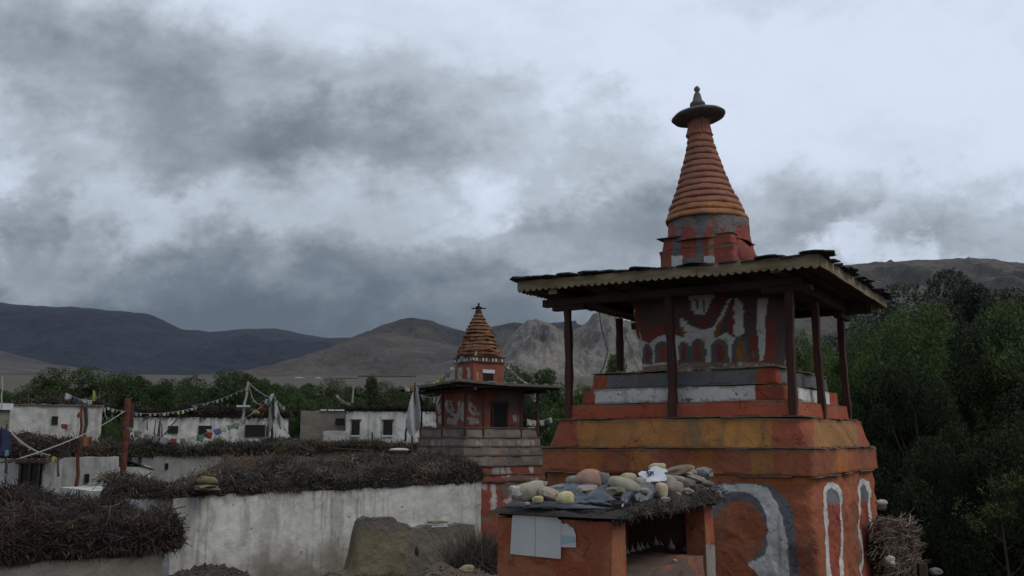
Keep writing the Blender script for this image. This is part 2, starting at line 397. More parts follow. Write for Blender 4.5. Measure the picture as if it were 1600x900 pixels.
def stone_mesh(name, rx, ry, rz, seed, mat, sub=3, rough=.12):
    import bmesh
    bm = bmesh.new(); bmesh.ops.create_icosphere(bm, subdivisions=sub, radius=1)
    P = np.array([v.co[:] for v in bm.verts])
    d = 1+rough*2*fbm(P[:, 0]*1.1+seed, P[:, 1]*1.1, P[:, 2]*1.1, seed, 3)
    P = np.sign(P)*np.abs(P)**.86*d[:, None]*np.array([rx, ry, rz])
    for v, p in zip(bm.verts, P): v.co = p
    me = bpy.data.meshes.new(name); bm.to_mesh(me); bm.free(); me.materials.append(mat)
    me.polygons.foreach_set('use_smooth', [True]*len(me.polygons)); return me
def m_stone(c):
    key = 'stone_%d_%d_%d' % tuple(int(v*100) for v in c)
    if key not in M: M[key] = m_plain(key, c, .22, 9, .85, .35, .006)
    return M[key]
def stone(px, py, Y, w, h, col, label, rot=0, dep=None, rough=.12, cat='stone', group=None, tilt=0, name='stone'):
    k = Y/F; p = U(px, py, Y); rx, rz = w*k/2, h*k/2; ry = dep or (rx+rz)/2
    ang_ = any(w_ in label for w_ in ('slab', 'flat', 'blocky', 'wedge', 'angular', 'dark')); me = stone_mesh(name, rx, ry, rz, rnd.randrange(1000), m_stone(col), 2 if ang_ else 3, rough*(1.6 if ang_ else 1))
    if ang_: me.polygons.foreach_set('use_smooth', [False]*len(me.polygons))
    o = link(bpy.data.objects.new(name, me)); o.location = p; o.rotation_euler = (0, R(tilt), R(rot))
    return tag(o, label, cat, group)

# ------------------------------------------------------------------ terrain
def gz(x, y):
    """ground height: village yard, then a slowly rising fan"""
    x, y = np.asarray(x, float), np.asarray(y, float)
    t = np.clip((y-34)/26, 0, 1); z = 3.0*t*t*(3-2*t)
    z = z+np.clip(y-75, 0, None)*.0715*np.clip((y-75)/60, 0, 1)
    z = np.where(y > 2600, 2525*.0715+3.0+(y-2600)*.02, z)
    return z+(.10*fbm(x*.35, y*.35, 0, 2, 4)+.02*fbm(x*3, y*3, 0, 4, 2))*np.clip(1.5-np.abs(y)/400, .3, 1)+np.clip((y-200)/800, 0, 1)*6*fbm(x*.004, y*.006, 0, 6, 4)
def m_ground():
    q = NB('dry_ground')
    a = q.noise(.05, 8, .65); b = q.noise(3, 6, .7)
    c = q.mix(q.rng(a, .42, .6, 0, 1), (.085, .072, .060), (.062, .060, .042))
    c = q.mix(q.rng(b, .3, .7, 0, .6), c, (.07, .055, .045))
    q.bump(q.noise(4, 8, .7), .8, .05); return q.done(c, .97)
ys = np.concatenate([np.linspace(-60, 10, 20), np.linspace(10.5, 60, 150), 60*np.power(9000/60, np.linspace(0.01, 1, 160))])
us = np.linspace(-1, 1, 241)
us = np.sign(us)*np.abs(us)**1.5
Yg, Ug = np.meshgrid(ys, us, indexing='ij'); Xg = Ug*(60+np.abs(Yg)*1.15)
Zg = gz(Xg, Yg)
quick('ground', np.stack([Xg, Yg, Zg], -1).reshape(-1, 3), grid_faces(len(ys), len(us))[:, ::-1], m_ground(), kind='structure', smooth=True)

def m_mount(name, a, b, c2, scale, streak=(1, 1, .35)):
    q = NB(name)
    n1 = q.noise(scale, 8, .65, stretch=streak); n2 = q.noise(scale*.25, 6, .6)
    c = q.mix(q.rng(n1, .38, .62, 0, 1), a, b); c = q.mix(q.rng(n2, .45, .62, 0, .7), c, c2)
    n4 = q.noise(scale*5, 8, .7, stretch=streak); c = q.mix(q.rng(n4, .40, .60, .0, .45), c, q.mix(1., c, (.45, .44, .45), 'MULTIPLY')); q.bump(n1, 1., .45/scale); return q.done(c, 1.)
def mountain(name, label, pts, Y, depth, base, mat, relief, seed, freq, x_over=0, n=260, m=70, back=.6, jag=0, face=1.0, kind='structure'):
    """a ridge whose crest passes through the given photo pixels at distance Y; a real slope on both sides"""
    pts = sorted(pts); xs = np.array([p[0] for p in pts], float); yy = np.array([p[1] for p in pts], float)
    pxs = np.linspace(xs[0], xs[-1], n); pys = np.interp(pxs, xs, yy)
    if jag: pys = pys+jag*fbm(pxs*.035, 0, 0, seed, 5)
    crest = np.array([U(a, b, Y)[:] for a, b in zip(pxs, pys)])
    T = np.concatenate([np.linspace(0, 1, m), np.linspace(1, 1+back, m//3)[1:]])
    P = np.zeros((len(T), n, 3))
    for i, t in enumerate(T):
        yv = Y-depth*(1-t); sc = 1.0
        P[i, :, 0] = crest[:, 0]*(1-.25*(1-t)*depth/Y)
        P[i, :, 1] = yv
        prof = (t if t <= 1 else 2-t)
        w = max(prof, 0)**face
        zb = gz(P[i, :, 0], P[i, :, 1])-6 if base is None else base
        P[i, :, 2] = zb+(crest[:, 2]-zb)*w
        hh = (crest[:, 2]-zb)
        rg = ridged(P[i, :, 0]*freq+.5*fbm(P[i, :, 0]*freq*.6, P[i, :, 1]*freq*.6, 0, seed+4, 3), P[i, :, 1]*freq*.3, seed, 7)-.45+.35*(ridged(P[i, :, 0]*freq*3.7, P[i, :, 1]*freq*.8, seed+50, 4)-.5)
        env = np.clip(4*prof*(1.02-min(prof, 1.0)), 0, 1) if t <= 1 else .3
        P[i, :, 2] += relief*hh*rg*env
        P[i, :, 1] += -relief*hh*.6*rg*env
    return quick(name, P.reshape(-1, 3), grid_faces(len(T), n)[:, ::-1], mat, smooth=True, label=label, kind=kind)
mm_far = m_mount('haze_tinted_far_slopes', (.014, .018, .030), (.005, .007, .014), (.028, .031, .040), .004)  # blue of the distance haze put into the slope colour
mm_brown = m_mount('brown_scree_slopes', (.12, .10, .086), (.07, .059, .052), (.045, .042, .04), .010)
mm_dark = m_mount('dark_brown_peak', (.052, .047, .045), (.03, .028, .03), (.10, .088, .076), .010)
mm_cliff = m_mount('pale_eroded_cliffs', (.25, .23, .205), (.10, .09, .08), (.17, .155, .135), .022, (1, 1, .22))
mm_right = m_mount('grey_hillside', (.135, .12, .105), (.075, .068, .06), (.11, .098, .085), .014)
mountain('far_mountain_range', 'dark blue far range with its tops lost in low cloud', [(-700, 460), (-300, 466), (0, 473), (60, 479), (120, 480), (190, 486), (235, 491), (262, 504), (285, 515), (330, 519), (370, 514), (430, 512), (465, 521), (500, 527), (560, 528), (700, 520), (900, 500)], 6200, 2600, None, mm_far, .16, 3, .0022, n=520, m=120, jag=2)
mountain('foothill', 'brown foothill low at the left edge', [(-500, 505), (-150, 530), (0, 548), (80, 568), (170, 582), (260, 592), (330, 598)], 3300, 900, None, mm_brown, .12, 15, .004, n=160, m=40)
mountain('hill', 'brown scree slope falling left from the dark peak', [(400, 600), (455, 583), (500, 560), (545, 538), (580, 524), (605, 519), (640, 526), (700, 537), (760, 548), (840, 555), (900, 570)], 2500, 900, None, mm_brown, .17, 21, .006, n=420, m=120, face=1.1)
mountain('peak', 'dark rounded peak behind the small stupa', [(520, 556), (560, 524), (600, 507), (625, 499), (640, 496), (662, 498), (690, 508), (730, 519), (760, 512), (800, 504), (828, 503), (850, 512), (890, 505), (930, 512), (990, 530)], 2900, 800, None, mm_dark, .20, 31, .006, n=420, m=110, jag=2.5)
mountain('cliff', 'pale eroded cliff with a pointed top', [(745, 610), (765, 585), (785, 545), (800, 520), (812, 508), (824, 497), (838, 498), (850, 503), (870, 512), (890, 520), (905, 512), (920, 500), (928, 492), (942, 489), (960, 494), (985, 500), (1030, 490), (1100, 500), (1180, 520), (1250, 545)], 1700, 420, None, mm_cliff, .30, 45, .011, n=520, m=160, jag=6, face=.75)
mountain('mountain_slope', 'broad smooth grey mountain on the right above the trees', [(1000, 520), (1120, 465), (1220, 432), (1320, 414), (1370, 411), (1430, 406), (1500, 407), (1560, 409), (1620, 412), (1800, 420), (2200, 470)], 2100, 1200, None, mm_right, .16, 52, .006, n=460, m=130, jag=.8)

# ------------------------------------------------------------------ trees
def leaves_mesh(name, seed, n, size, clumps, mat, squash=1.0, low=.02, shape='round'):
    g = np.random.default_rng(seed)
    C, Rr = [], []
    for _ in range(clumps):
        while True:
            p = g.uniform(-1, 1, 3)
            if np.linalg.norm(p) < 1: break
        h = (p[2]+1)/2
        wid = {'round': .42*(.55+.9*math.sin(math.pi*min(1, .15+h*.8))), 'cone': .30*(1.15-h), 'bush': .5*(.7+.5*math.sin(math.pi*min(1, .3+h*.6)))}[shape]
        C.append((p[0]*wid*squash, p[1]*wid*squash, low+.08+h*(.84-low))); Rr.append(g.uniform(.06, .165))
    C, Rr = np.array(C), np.array(Rr)
    k = g.integers(0, clumps, n); d = g.normal(size=(n, 3)); d /= np.linalg.norm(d, axis=1)[:, None]
    rad = Rr[k]*g.uniform(.3, 1.08, n)**.45
    P = C[k]+d*rad[:, None]*np.array([1, 1, .85]); P[:, 2] = np.maximum(P[:, 2], .01)
    P += .018*np.stack([fbm(P[:, 0]*9, P[:, 1]*9, P[:, 2]*9, q, 2) for q in (1, 2, 3)], -1)
    s = size*g.uniform(.5, 1.25, n)
    a = g.normal(size=(n, 3)); a += d*.8; a /= np.linalg.norm(a, axis=1)[:, None]
    b = np.cross(a, g.normal(size=(n, 3))); b /= np.linalg.norm(b, axis=1)[:, None]
    V = np.stack([P-a*s[:, None], P+b*s[:, None]*.42, P+a*s[:, None], P-b*s[:, None]*.42], 1).reshape(-1, 3)
    col = np.stack([np.clip(g.normal(.45, .22, n)+(.34*vn(k*1.7, 3.3, 0, seed)), 0, 1), g.random(n), g.random(n)], 1)
    return quick_mesh(name, V, np.arange(4*n).reshape(n, 4), mat, np.repeat(col, 4, 0))
def quick_mesh(name, V, Fq, mat, cols):
    o = quick(name, V, Fq, mat, None, cols); me = o.data; bpy.data.objects.remove(o); return me
def trunk_mesh(name, seed, lean=.05, forks=5, r=.022, spread=.25, top=.8):
    g = random.Random(seed); mb = MB()
    pts = [Vector((0, 0, 0))]
    for i in range(1, 6): pts.append(Vector((g.uniform(-1, 1)*lean*i/5, g.uniform(-1, 1)*lean*i/5, top*i/5)))
    mb.tube(pts, [r*(1.1-.9*i/5) for i in range(6)], 7)
    for i in range(forks):
        j = g.randint(1, 3); a = g.uniform(0, 6.28); b = pts[j]; L = g.uniform(.6, 1)*spread
        mb.tube([b, b+Vector((math.cos(a)*L*.4, math.sin(a)*L*.4, .13)), b+Vector((math.cos(a)*L, math.sin(a)*L, .34))], [r*.5, r*.33, r*.1], 5)
    me = mb.mesh(name, True); me.materials.append(M['bark']); return me
NEAR = [(trunk_mesh('trunk', 10+i), leaves_mesh('crown', 50+i, 72000, .0105, 62, M['leaf'], 1.05, shape='round')) for i in range(3)]
BUSH = [(trunk_mesh('trunk', 30+i, r=.015, top=.6), leaves_mesh('crown', 80+i, 26000, .021, 60, M['leaf'], 1.2, low=-.02, shape='bush')) for i in range(2)]
FAR = [(trunk_mesh('trunk', 20+i), leaves_mesh('crown', 60+i, 30000, .017, 75, M['leaf_far'], 1.25, low=-.04, shape='bush')) for i in range(3)]
CONE = [(trunk_mesh('trunk', 41, top=.9), leaves_mesh('crown', 90, 11000, .024, 50, M['leaf_far'], 1, low=-.03, shape='cone'))]
DARK = []  # the NEAR trees again, with shade put into their leaf colour
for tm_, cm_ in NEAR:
    c2_ = cm_.copy(); c2_.materials.clear(); c2_.materials.append(M['leaf_shaded']); DARK.append((tm_, c2_))
GREYT = [(trunk_mesh('trunk', 44), leaves_mesh('crown', 95, 85000, .0135, 80, M['leaf_grey'], 1.15, shape='round'))]
def tree(variants, px, top, Y, label, wid=None, name='tree', cat='tree', group=None, k=0, dz=0):
    p = U(px, top, Y); g0 = float(gz(p.x, p.y))-.05+dz; h = p.z-g0
    tm, cm = variants[k % len(variants)]
    e = empty(name, (p.x, p.y, g0), rnd.uniform(0, 6.28), label=label, cat=cat, group=group)
    sx = (wid*Y/F) if wid else h
    e.scale = (sx, sx, h)
    link(bpy.data.objects.new('trunk', tm), e); link(bpy.data.objects.new('crown', cm), e)
    return e
BELT = 'trees in the belt behind the village'
for i, (px, top, Y, w, v, lab) in enumerate([
    (-40, 600, 92, 110, FAR, 'dark bushy tree cut off by the left edge of the belt'),
    (30, 600, 100, 85, FAR, 'low dark tree above the left end of the cracked white house'),
    (82, 597, 96, 80, FAR, 'round dark tree above the small window of the cracked house'),
    (130, 566, 92, 120, FAR, 'tall dark tree, highest of the left part of the belt'),
    (186, 576, 94, 95, FAR, 'broad dark tree just above the rust red pillar'),
    (238, 588, 98, 85, FAR, 'mid green tree right of the rust red pillar in the belt'),
    (290, 584, 95, 85, FAR, 'green tree with light patches above the long string of white flags'),
    (355, 572, 88, 100, FAR, 'rounded tree rising highest left of the flag poles'),
    (405, 584, 96, 75, FAR, 'tree directly behind the tip of the taller flag pole'),
    (448, 594, 90, 80, FAR, 'tree behind the pole wrapped in white cloth'),
    (512, 589, 86, 85, FAR, 'bushy green tree left of the pointed conifer'),
    (545, 597, 92, 70, FAR, 'dark tree touching the pointed conifer on its left'),
    (582, 580, 90, 60, CONE, 'dark pointed conifer above the house with two windows'),
    (622, 594, 92, 75, FAR, 'green tree between the conifer and the small stupa'),
    (664, 590, 88, 70, FAR, 'tree behind the coloured flags left of the small stupa'),
    (706, 586, 86, 75, FAR, 'tree just left of the small stupa box'),
    (822, 563, 64, 88, FAR, 'round dark tree beside the right shoulder of the small stupa'),
    (772, 590, 90, 70, FAR, 'tree hidden behind the box of the small stupa'),
    (916, 592, 44, 60, BUSH, 'bright green tree between the two stupas'),
    (875, 612, 50, 60, BUSH, 'low bush under the right canopy corner of the small stupa'),
    (968, 540, 40, 62, BUSH, 'dark tree seen between the left canopy posts of the big stupa')]):
    tree(v, px, top, Y, lab, w*1.15, group=BELT if Y > 80 else None, k=i)
tree(BUSH, 478, 612, 62, 'green bush in the gap right of the long low white house', 78, 'bush', 'bush', k=1)
tree(FAR, 184, 642, 45, 'dark shrub behind the rust red pillar', 52, 'bush', 'bush', k=0)
tree(BUSH, 850, 640, 41, 'dark shrub at the right foot of the small stupa canopy', 60, 'bush', 'bush', k=1)
for i, (px, top, Y, w, v, lab) in enumerate([
    (1262, 515, 33, 150, NEAR, 'green tree seen between the right canopy posts'),
    (1330, 500, 30, 170, NEAR, 'green tree just right of the last canopy post'),
    (1392, 492, 29, 200, NEAR, 'leafy tree with a pale green top right of the canopy'),
    (1500, 412, 52, 270, GREYT, 'grey green tree highest in the background at right'),
    (1610, 440, 50, 220, GREYT, 'grey green tree behind at the right edge of the photo'),
    (1430, 470, 36, 210, NEAR, 'dark green tree below the grey green one'),
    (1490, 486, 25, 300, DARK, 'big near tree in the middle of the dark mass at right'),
    (1560, 470, 29, 260, NEAR, 'dense green tree left of the right edge'),
    (1640, 478, 25, 300, NEAR, 'big near tree cut off by the right edge'),
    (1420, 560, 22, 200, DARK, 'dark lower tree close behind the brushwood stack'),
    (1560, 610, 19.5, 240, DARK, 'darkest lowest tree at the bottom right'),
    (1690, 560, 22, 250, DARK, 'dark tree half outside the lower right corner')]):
    tree(v, px, top, Y, lab, w*1.1, k=i+(i//3))
def bare_sapling():
    p = U(1578, 900, 17.5); e = empty('sapling', (p.x, p.y, 0), label='thin pale stemmed sapling in front of the dark trees at lower right', cat='sapling')
    mb = MB(); top = U(1563, 800, 17.5); top = Vector((top.x-p.x, 0, top.z))
    b0 = Vector((0, 0, 0)); mb.tube([b0, top*.5+Vector((.03, 0, 0)), top, top+Vector((-.1, .05, .7))], [.035, .025, .016, .006], 6)
    for k in range(9):
        t = .55+.06*k; q = top*t; a = k*2.1
        mb.tube([q, q+Vector((math.cos(a)*.25, math.sin(a)*.25, .22)), q+Vector((math.cos(a)*.4, math.sin(a)*.4, .55))], [.008, .006, .003], 4)
    mb.build('trunk', M['bark'], e)
    o = bpy.data.objects.new('crown', leaves_mesh('crown', 7, 1500, .022, 16, M['leaf'], .8)); link(o, e); o.location = (top.x, top.y, top.z-.7); o.scale = (1.5, 1.5, 1.6)
bare_sapling()

# ------------------------------------------------------------------ the big stupa
TH = .5609; BC = (3.3343, 15.189)
st = empty('stupa', (BC[0], BC[1], 0), -TH, label='big orange and ochre painted stupa with a timber canopy and ringed spire', cat='stupa')
def blocks(px, W_, c, segs):
    for a, b, col in segs: c[(px >= a) & (px < b)] = col
LIT = (.33, .13, .045)
def col_body(px, py, W_, Q):
    c = np.tile(np.array(ORANGE), (len(px), 1))
    front = (Q[:, 1] < -1.9) & (Q[:, 0] < 2.02); right = Q[:, 0] > 1.95
    c[(py < 757) & front] = (.36, .115, .038)
    f = front
    def arch(cx, top, hw, bot, col, m, k=1.0):
        e = ((px-cx)/hw)**2+((py-(top+hw*k))/(hw*k))**2 < 1
        paint(c, m & (e | ((np.abs(px-cx) < hw) & (py > top+hw*k) & (py < bot))), col)
    # grey outer arch, white arch, inner grey ring and red disc
    outer = [(1060, 790), (1085, 762), (1120, 754), (1178, 753), (1205, 758), (1225, 775), (1240, 800), (1243, 850), (1252, 905), (1262, 1100), (1000, 1100), (1030, 850)]
    paint(c, f & inpoly(px, py, outer), GREY)
    whit = [(1040, 800), (1070, 765), (1110, 756), (1180, 756), (1200, 762), (1215, 785), (1224, 810), (1230, 850), (1235, 905), (1240, 1100), (1010, 1100), (1015, 900)]
    paint(c, f & inpoly(px, py, whit), WHITE)
    paint(c, f & (ellipse(px, py, 1152, 825, 48, 58) < 1), GREY)
    paint(c, f & inpoly(px, py, [(1112, 815), (1200, 825), (1190, 858), (1178, 872), (1165, 876), (1190, 905), (1188, 1100), (1100, 1100), (1104, 860)]), ORANGE)
    paint(c, f & inpoly(px, py, [(1166, 868), (1182, 858), (1196, 835), (1202, 850), (1195, 868), (1180, 876), (1168, 876)]), GREY)
    paint(c, f & (ellipse(px, py, 1155, 830, 41, 48) < 1), ORANGE)
    r = ellipse(px, py, 1158, 822, 36, 38); paint(c, f & (r < 1) & (r > .82) & (px < 1185), (.24, .13, .09))
    # left half of the same figure, mirrored, partly behind the little shrine
    # two slim arches on the right-hand side
    for cx0, top, hw, sl in ((1298, 756, 13.5, .035), (1347, 750, 10.5, .05)):
        cx = cx0+(py-top)*sl+2
        e = (((px-cx)/hw)**2+((py-(top+18))/20)**2 < 1) | ((np.abs(px-cx) < hw) & (py > top+18))
        paint(c, right & e, WHITE)
        hi = hw*.62
        e = (((px-cx)/hi)**2+((py-(top+24))/17)**2 < 1) | ((np.abs(px-cx) < hi) & (py > top+24))
        paint(c, right & e, RED)
        e = (((px-cx)/hi)**2+((py-(top+24))/17)**2 < 1) & (py < top+32)
        paint(c, right & e, GREY)
    paint(c, right & (Q[:, 2] < 1.75), TAN)
    return c
def seg_col(base, segs, segs_r=()):
    def f(px, py, W_, Q):
        px = px+7*fbm(W_[:, 0]*2.5, W_[:, 1]*2.5, W_[:, 2]*3.5, 61, 4)
        c = np.tile(np.array(base), (len(px), 1)); r = Q[:, 0] > Q[:, 1].__abs__()*1.0
        for a, b, col in segs: c[(px >= a) & (px < b) & ~r] = col
        for a, b, col in segs_r: c[(px >= a) & (px < b) & r] = col
        return c
    return f
zC0, zC1, zB1, zA1, zW1, zG1 = EYE-.475, EYE-.131, EYE+.30, EYE+.546, EYE+.782, EYE+1.02
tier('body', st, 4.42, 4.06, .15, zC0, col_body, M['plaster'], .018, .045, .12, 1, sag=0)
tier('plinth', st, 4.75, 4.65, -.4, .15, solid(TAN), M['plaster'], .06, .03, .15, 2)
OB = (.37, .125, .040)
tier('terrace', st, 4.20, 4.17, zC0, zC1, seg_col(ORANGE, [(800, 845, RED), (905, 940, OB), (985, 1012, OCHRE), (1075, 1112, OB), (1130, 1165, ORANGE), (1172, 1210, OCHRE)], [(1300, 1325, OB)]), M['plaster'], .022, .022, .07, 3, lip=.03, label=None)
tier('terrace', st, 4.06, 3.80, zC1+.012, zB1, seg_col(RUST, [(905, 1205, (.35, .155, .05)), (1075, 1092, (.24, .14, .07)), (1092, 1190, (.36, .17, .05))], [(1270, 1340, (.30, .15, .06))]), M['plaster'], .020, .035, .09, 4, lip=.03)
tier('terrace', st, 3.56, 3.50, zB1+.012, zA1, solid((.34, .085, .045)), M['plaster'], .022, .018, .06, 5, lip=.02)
def col_white(px, py, W_, Q):
    c = np.tile(np.array(WHITE), (len(px), 1)); o = (.34, .08, .04)
    fr = Q[:, 1] < -1.4
    c[fr & ((px < 930) | (px > 1180))] = o
    c[(~fr) & (((px > 1225) & (px < 1243)) | (px > 1298))] = o
    cr = np.abs(vn(px*.10+.4*vn(px*.3, py*.3, 0, 4), py*.02, 0, 9)) < .018
    c[cr & (c[:, 0] > .4)] = (.1, .1, .1)
    return c
def col_grey(px, py, W_, Q):
    c = np.tile(np.array(GREY), (len(px), 1)); o = (.34, .08, .04); fr = Q[:, 1] < -1.3
    c[fr & ((px < 949) | (px > 1181))] = o
    return c
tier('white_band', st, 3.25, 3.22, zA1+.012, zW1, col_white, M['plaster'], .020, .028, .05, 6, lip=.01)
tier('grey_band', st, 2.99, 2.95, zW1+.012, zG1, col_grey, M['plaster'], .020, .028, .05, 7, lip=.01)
# thin flagstones laid along the terrace edges, a few each side
def flags_along(s, z, seed, n, th=.018, over=.045, skip=.25, w=.30):
    g = random.Random(seed)
    for side in range(2):
        x = -s/2
        while x < s/2-.05:
            L = g.uniform(.18, .55); L = min(L, s/2-x)
            if g.random() > skip:
                mb = MB(); o = over*g.uniform(.4, 1.1); zz = z+g.uniform(-.004, .008)
                a, b = x+.006, x+L-.006; dz = g.uniform(-.008, .008); tt = th*g.uniform(.7, 1.3)
                xs = [a, a+(b-a)*g.uniform(.3, .6), b]; os_ = [o*g.uniform(.5, 1), o, o*g.uniform(.5, 1)]
                v = []
                for xx, oo in zip(xs, os_):
                    for yy in (-s/2-oo, -s/2+w):
                        for zc in (zz, zz+tt): v.append((xx, yy, zc+dz*(xx-x)))
                if side: v = [(-p[1], p[0], p[2]) for p in v]
                f = []
                for k in range(2):
                    q = k*4; f += [(q, q+1, q+5, q+4), (q+2, q+6, q+7, q+3), (q, q+4, q+6, q+2), (q+1, q+3, q+7, q+5)]
                f += [(0, 2, 3, 1), (8, 9, 11, 10)]
                mb.add(v, f); mb.build('ledge_flagstone', M['ledge'], st)
            x += L
flags_along(4.17, zC1+.014, 1, 12, w=.17)
flags_along(3.84, zB1+.014, 2, 12, .014, .03, .45, w=.2)
flags_along(2.99, zG1+.014, 3, 9, .014, .03, .3, w=.4)
flags_along(4.20, zC0-.02, 5, 12, .014, .012, .35, w=.06)
flags_along(3.24, zW1+.004, 6, 12, .012, .010, .5, w=.1)

# vase (bumpa) under the canopy
def vase():
    n, m = 90, 260; z0, z1 = zG1+.02, EYE+2.36
    a = np.linspace(-math.pi, math.pi, m, endpoint=False); V = []
    for i in range(n):
        t = i/(n-1); s = 1.08+.17*t+.015*math.sin(math.pi*t)
        if t < .04: s += .05*(1-t/.04)
        e = 2/2.45
        x = np.sign(np.cos(a))*np.abs(np.cos(a))**e*s; y = np.sign(np.sin(a))*np.abs(np.sin(a))**e*s
        V.append(np.stack([x, y, np.full(m, z0+(z1-z0)*t)], 1))
    P = np.array(V).reshape(-1, 3); W_ = to_world(P, st)
    d = .02*fbm(W_[:, 0]*4, W_[:, 1]*4, W_[:, 2]*4, 9, 4); P[:, :2] *= (1+d)[:, None]
    px, py = PX(W_); px = px+1.8*fbm(W_[:, 0]*9, W_[:, 1]*9, W_[:, 2]*9, 5, 3); py = py+1.8*fbm(W_[:, 0]*9, W_[:, 1]*9, W_[:, 2]*9, 8, 3)
    vis = (W_[:, 1] < BC[1]+.6)
    G2 = (.105, .07, .068); D = (.21, .052, .042); WH = (.58, .56, .54); OR = (.25, .10, .035)
    c = np.tile(np.array(G2), (len(px), 1))
    pz = lambda pts, col: paint(c, vis & inpoly(px, py, pts), col)
    q7 = lambda pts: [(880+x/3.75, 420+y/3.75) for x, y in pts]     # coordinates read off an enlarged crop of the mural
    pz(q7([(360, 230), (400, 120), (480, 330), (470, 560), (420, 575)]), D)
    pz(q7([(455, 380), (520, 330), (600, 320), (640, 300), (640, 400), (540, 400), (500, 430), (460, 440)]), D)
    # white ground of the lotus row
    pz(q7([(420, 570), (395, 440), (430, 400), (500, 440), (560, 395), (625, 385), (700, 400), (680, 280), (740, 330), (810, 355), (880, 345), (920, 270), (975, 170), (985, 180), (950, 250), (880, 390), (900, 400), (960, 370), (1000, 400), (1000, 230), (1010, 170), (1050, 200), (1060, 260), (1050, 310), (1062, 380), (1010, 400), (985, 460), (990, 575), (700, 590)]), WH)
    pz(q7([(395, 440), (390, 330), (405, 240), (425, 235), (408, 340), (418, 440)]), WH)
    pz(q7([(375, 330), (372, 240), (385, 240), (386, 330), (400, 430), (392, 430)]), WH)
    pz(q7([(448, 430), (452, 370), (462, 430)]), WH)
    pz(q7([(1140, 170), (1200, 170), (1195, 240), (1180, 300), (1188, 420), (1172, 530), (1150, 540), (1140, 420), (1130, 300)]), WH)
    pz(q7([(1095, 400), (1135, 380), (1140, 545), (1100, 545)]), D)
    pz(q7([(1185, 280), (1240, 290), (1250, 540), (1180, 545)]), D)
    # dark red garland and grey-white centre
    pz(q7([(685, 170), (700, 250), (760, 300), (800, 345), (840, 345), (890, 300), (935, 230), (970, 150), (640, 150)]), (.15, .045, .042))
    pz(q7([(700, 150), (730, 240), (800, 300), (860, 250), (900, 150)]), G2)
    pz(q7([(735, 150), (745, 215), (770, 270), (830, 270), (860, 210), (890, 150)]), WH)
    pz(q7([(815, 180), (835, 180), (838, 250), (822, 262)]), OR); pz(q7([(770, 180), (785, 180), (800, 245), (780, 240)]), G2)
    # orange and red flames right of the garland
    pz(q7([(965, 250), (925, 330), (905, 400), (880, 395), (900, 330)]), OR); pz(q7([(960, 200), (1000, 210), (1000, 300), (990, 395), (965, 380), (975, 300)]), D)
    pz(q7([(690, 330), (720, 370), (710, 400), (690, 380)]), OR)
    # niches with red and orange figures
    for cx, top, w, hgt, col in ((435, 445, 26, 110, D), (492, 440, 58, 120, D), (578, 425, 82, 125, RED), (705, 425, 60, 130, D), (790, 412, 92, 140, RED), (918, 412, 104, 150, D), (1040, 396, 100, 160, OCHRE)):
        X, Y_ = (px-880)*3.75, (py-420)*3.75
        m_ = (((X-cx)/(w/2))**2+((Y_-(top+hgt*.35))/(hgt*.36))**2 < 1) | ((np.abs(X-cx) < w/2) & (Y_ > top+hgt*.35) & (Y_ < top+hgt))
        paint(c, vis & m_, (.12, .12, .125))
        paint(c, vis & (((X-cx)/(w*.24))**2+((Y_-(top+hgt*.55))/(hgt*.38))**2 < 1), col)
    low = (py > 420+548/3.75) & vis & (Q_low := (P[:, 2] < z0+.14))
    nz = fbm(W_[:, 0]*14, W_[:, 1]*14, W_[:, 2]*14, 3, 3)
    paint(c, low, (.22, .17, .14)); paint(c, low & (nz > .15), (.33, .20, .12)); paint(c, low & (nz < -.25), (.40, .38, .35))
    quick('vase', P, grid_faces(n, m, True), M['plaster'], st, c)
vase()
for k in range(60):        # crumbs of plaster lying on the grey band
    a = rnd.uniform(-1.4, 1.4); b = -1.40+rnd.uniform(0, .22)
    if k % 4 == 0: a, b = -b, a
    if k < 46:
        r = rnd.uniform(.012, .038); me = stone_mesh('plaster_crumb', r*1.3, r, r*.8, k, m_stone((.30, .28, .25) if k % 3 else (.30, .15, .08)), 1, .2)
        o = link(bpy.data.objects.new('plaster_crumb', me), st); o.location = (a, b, zG1+.03+r*.5)

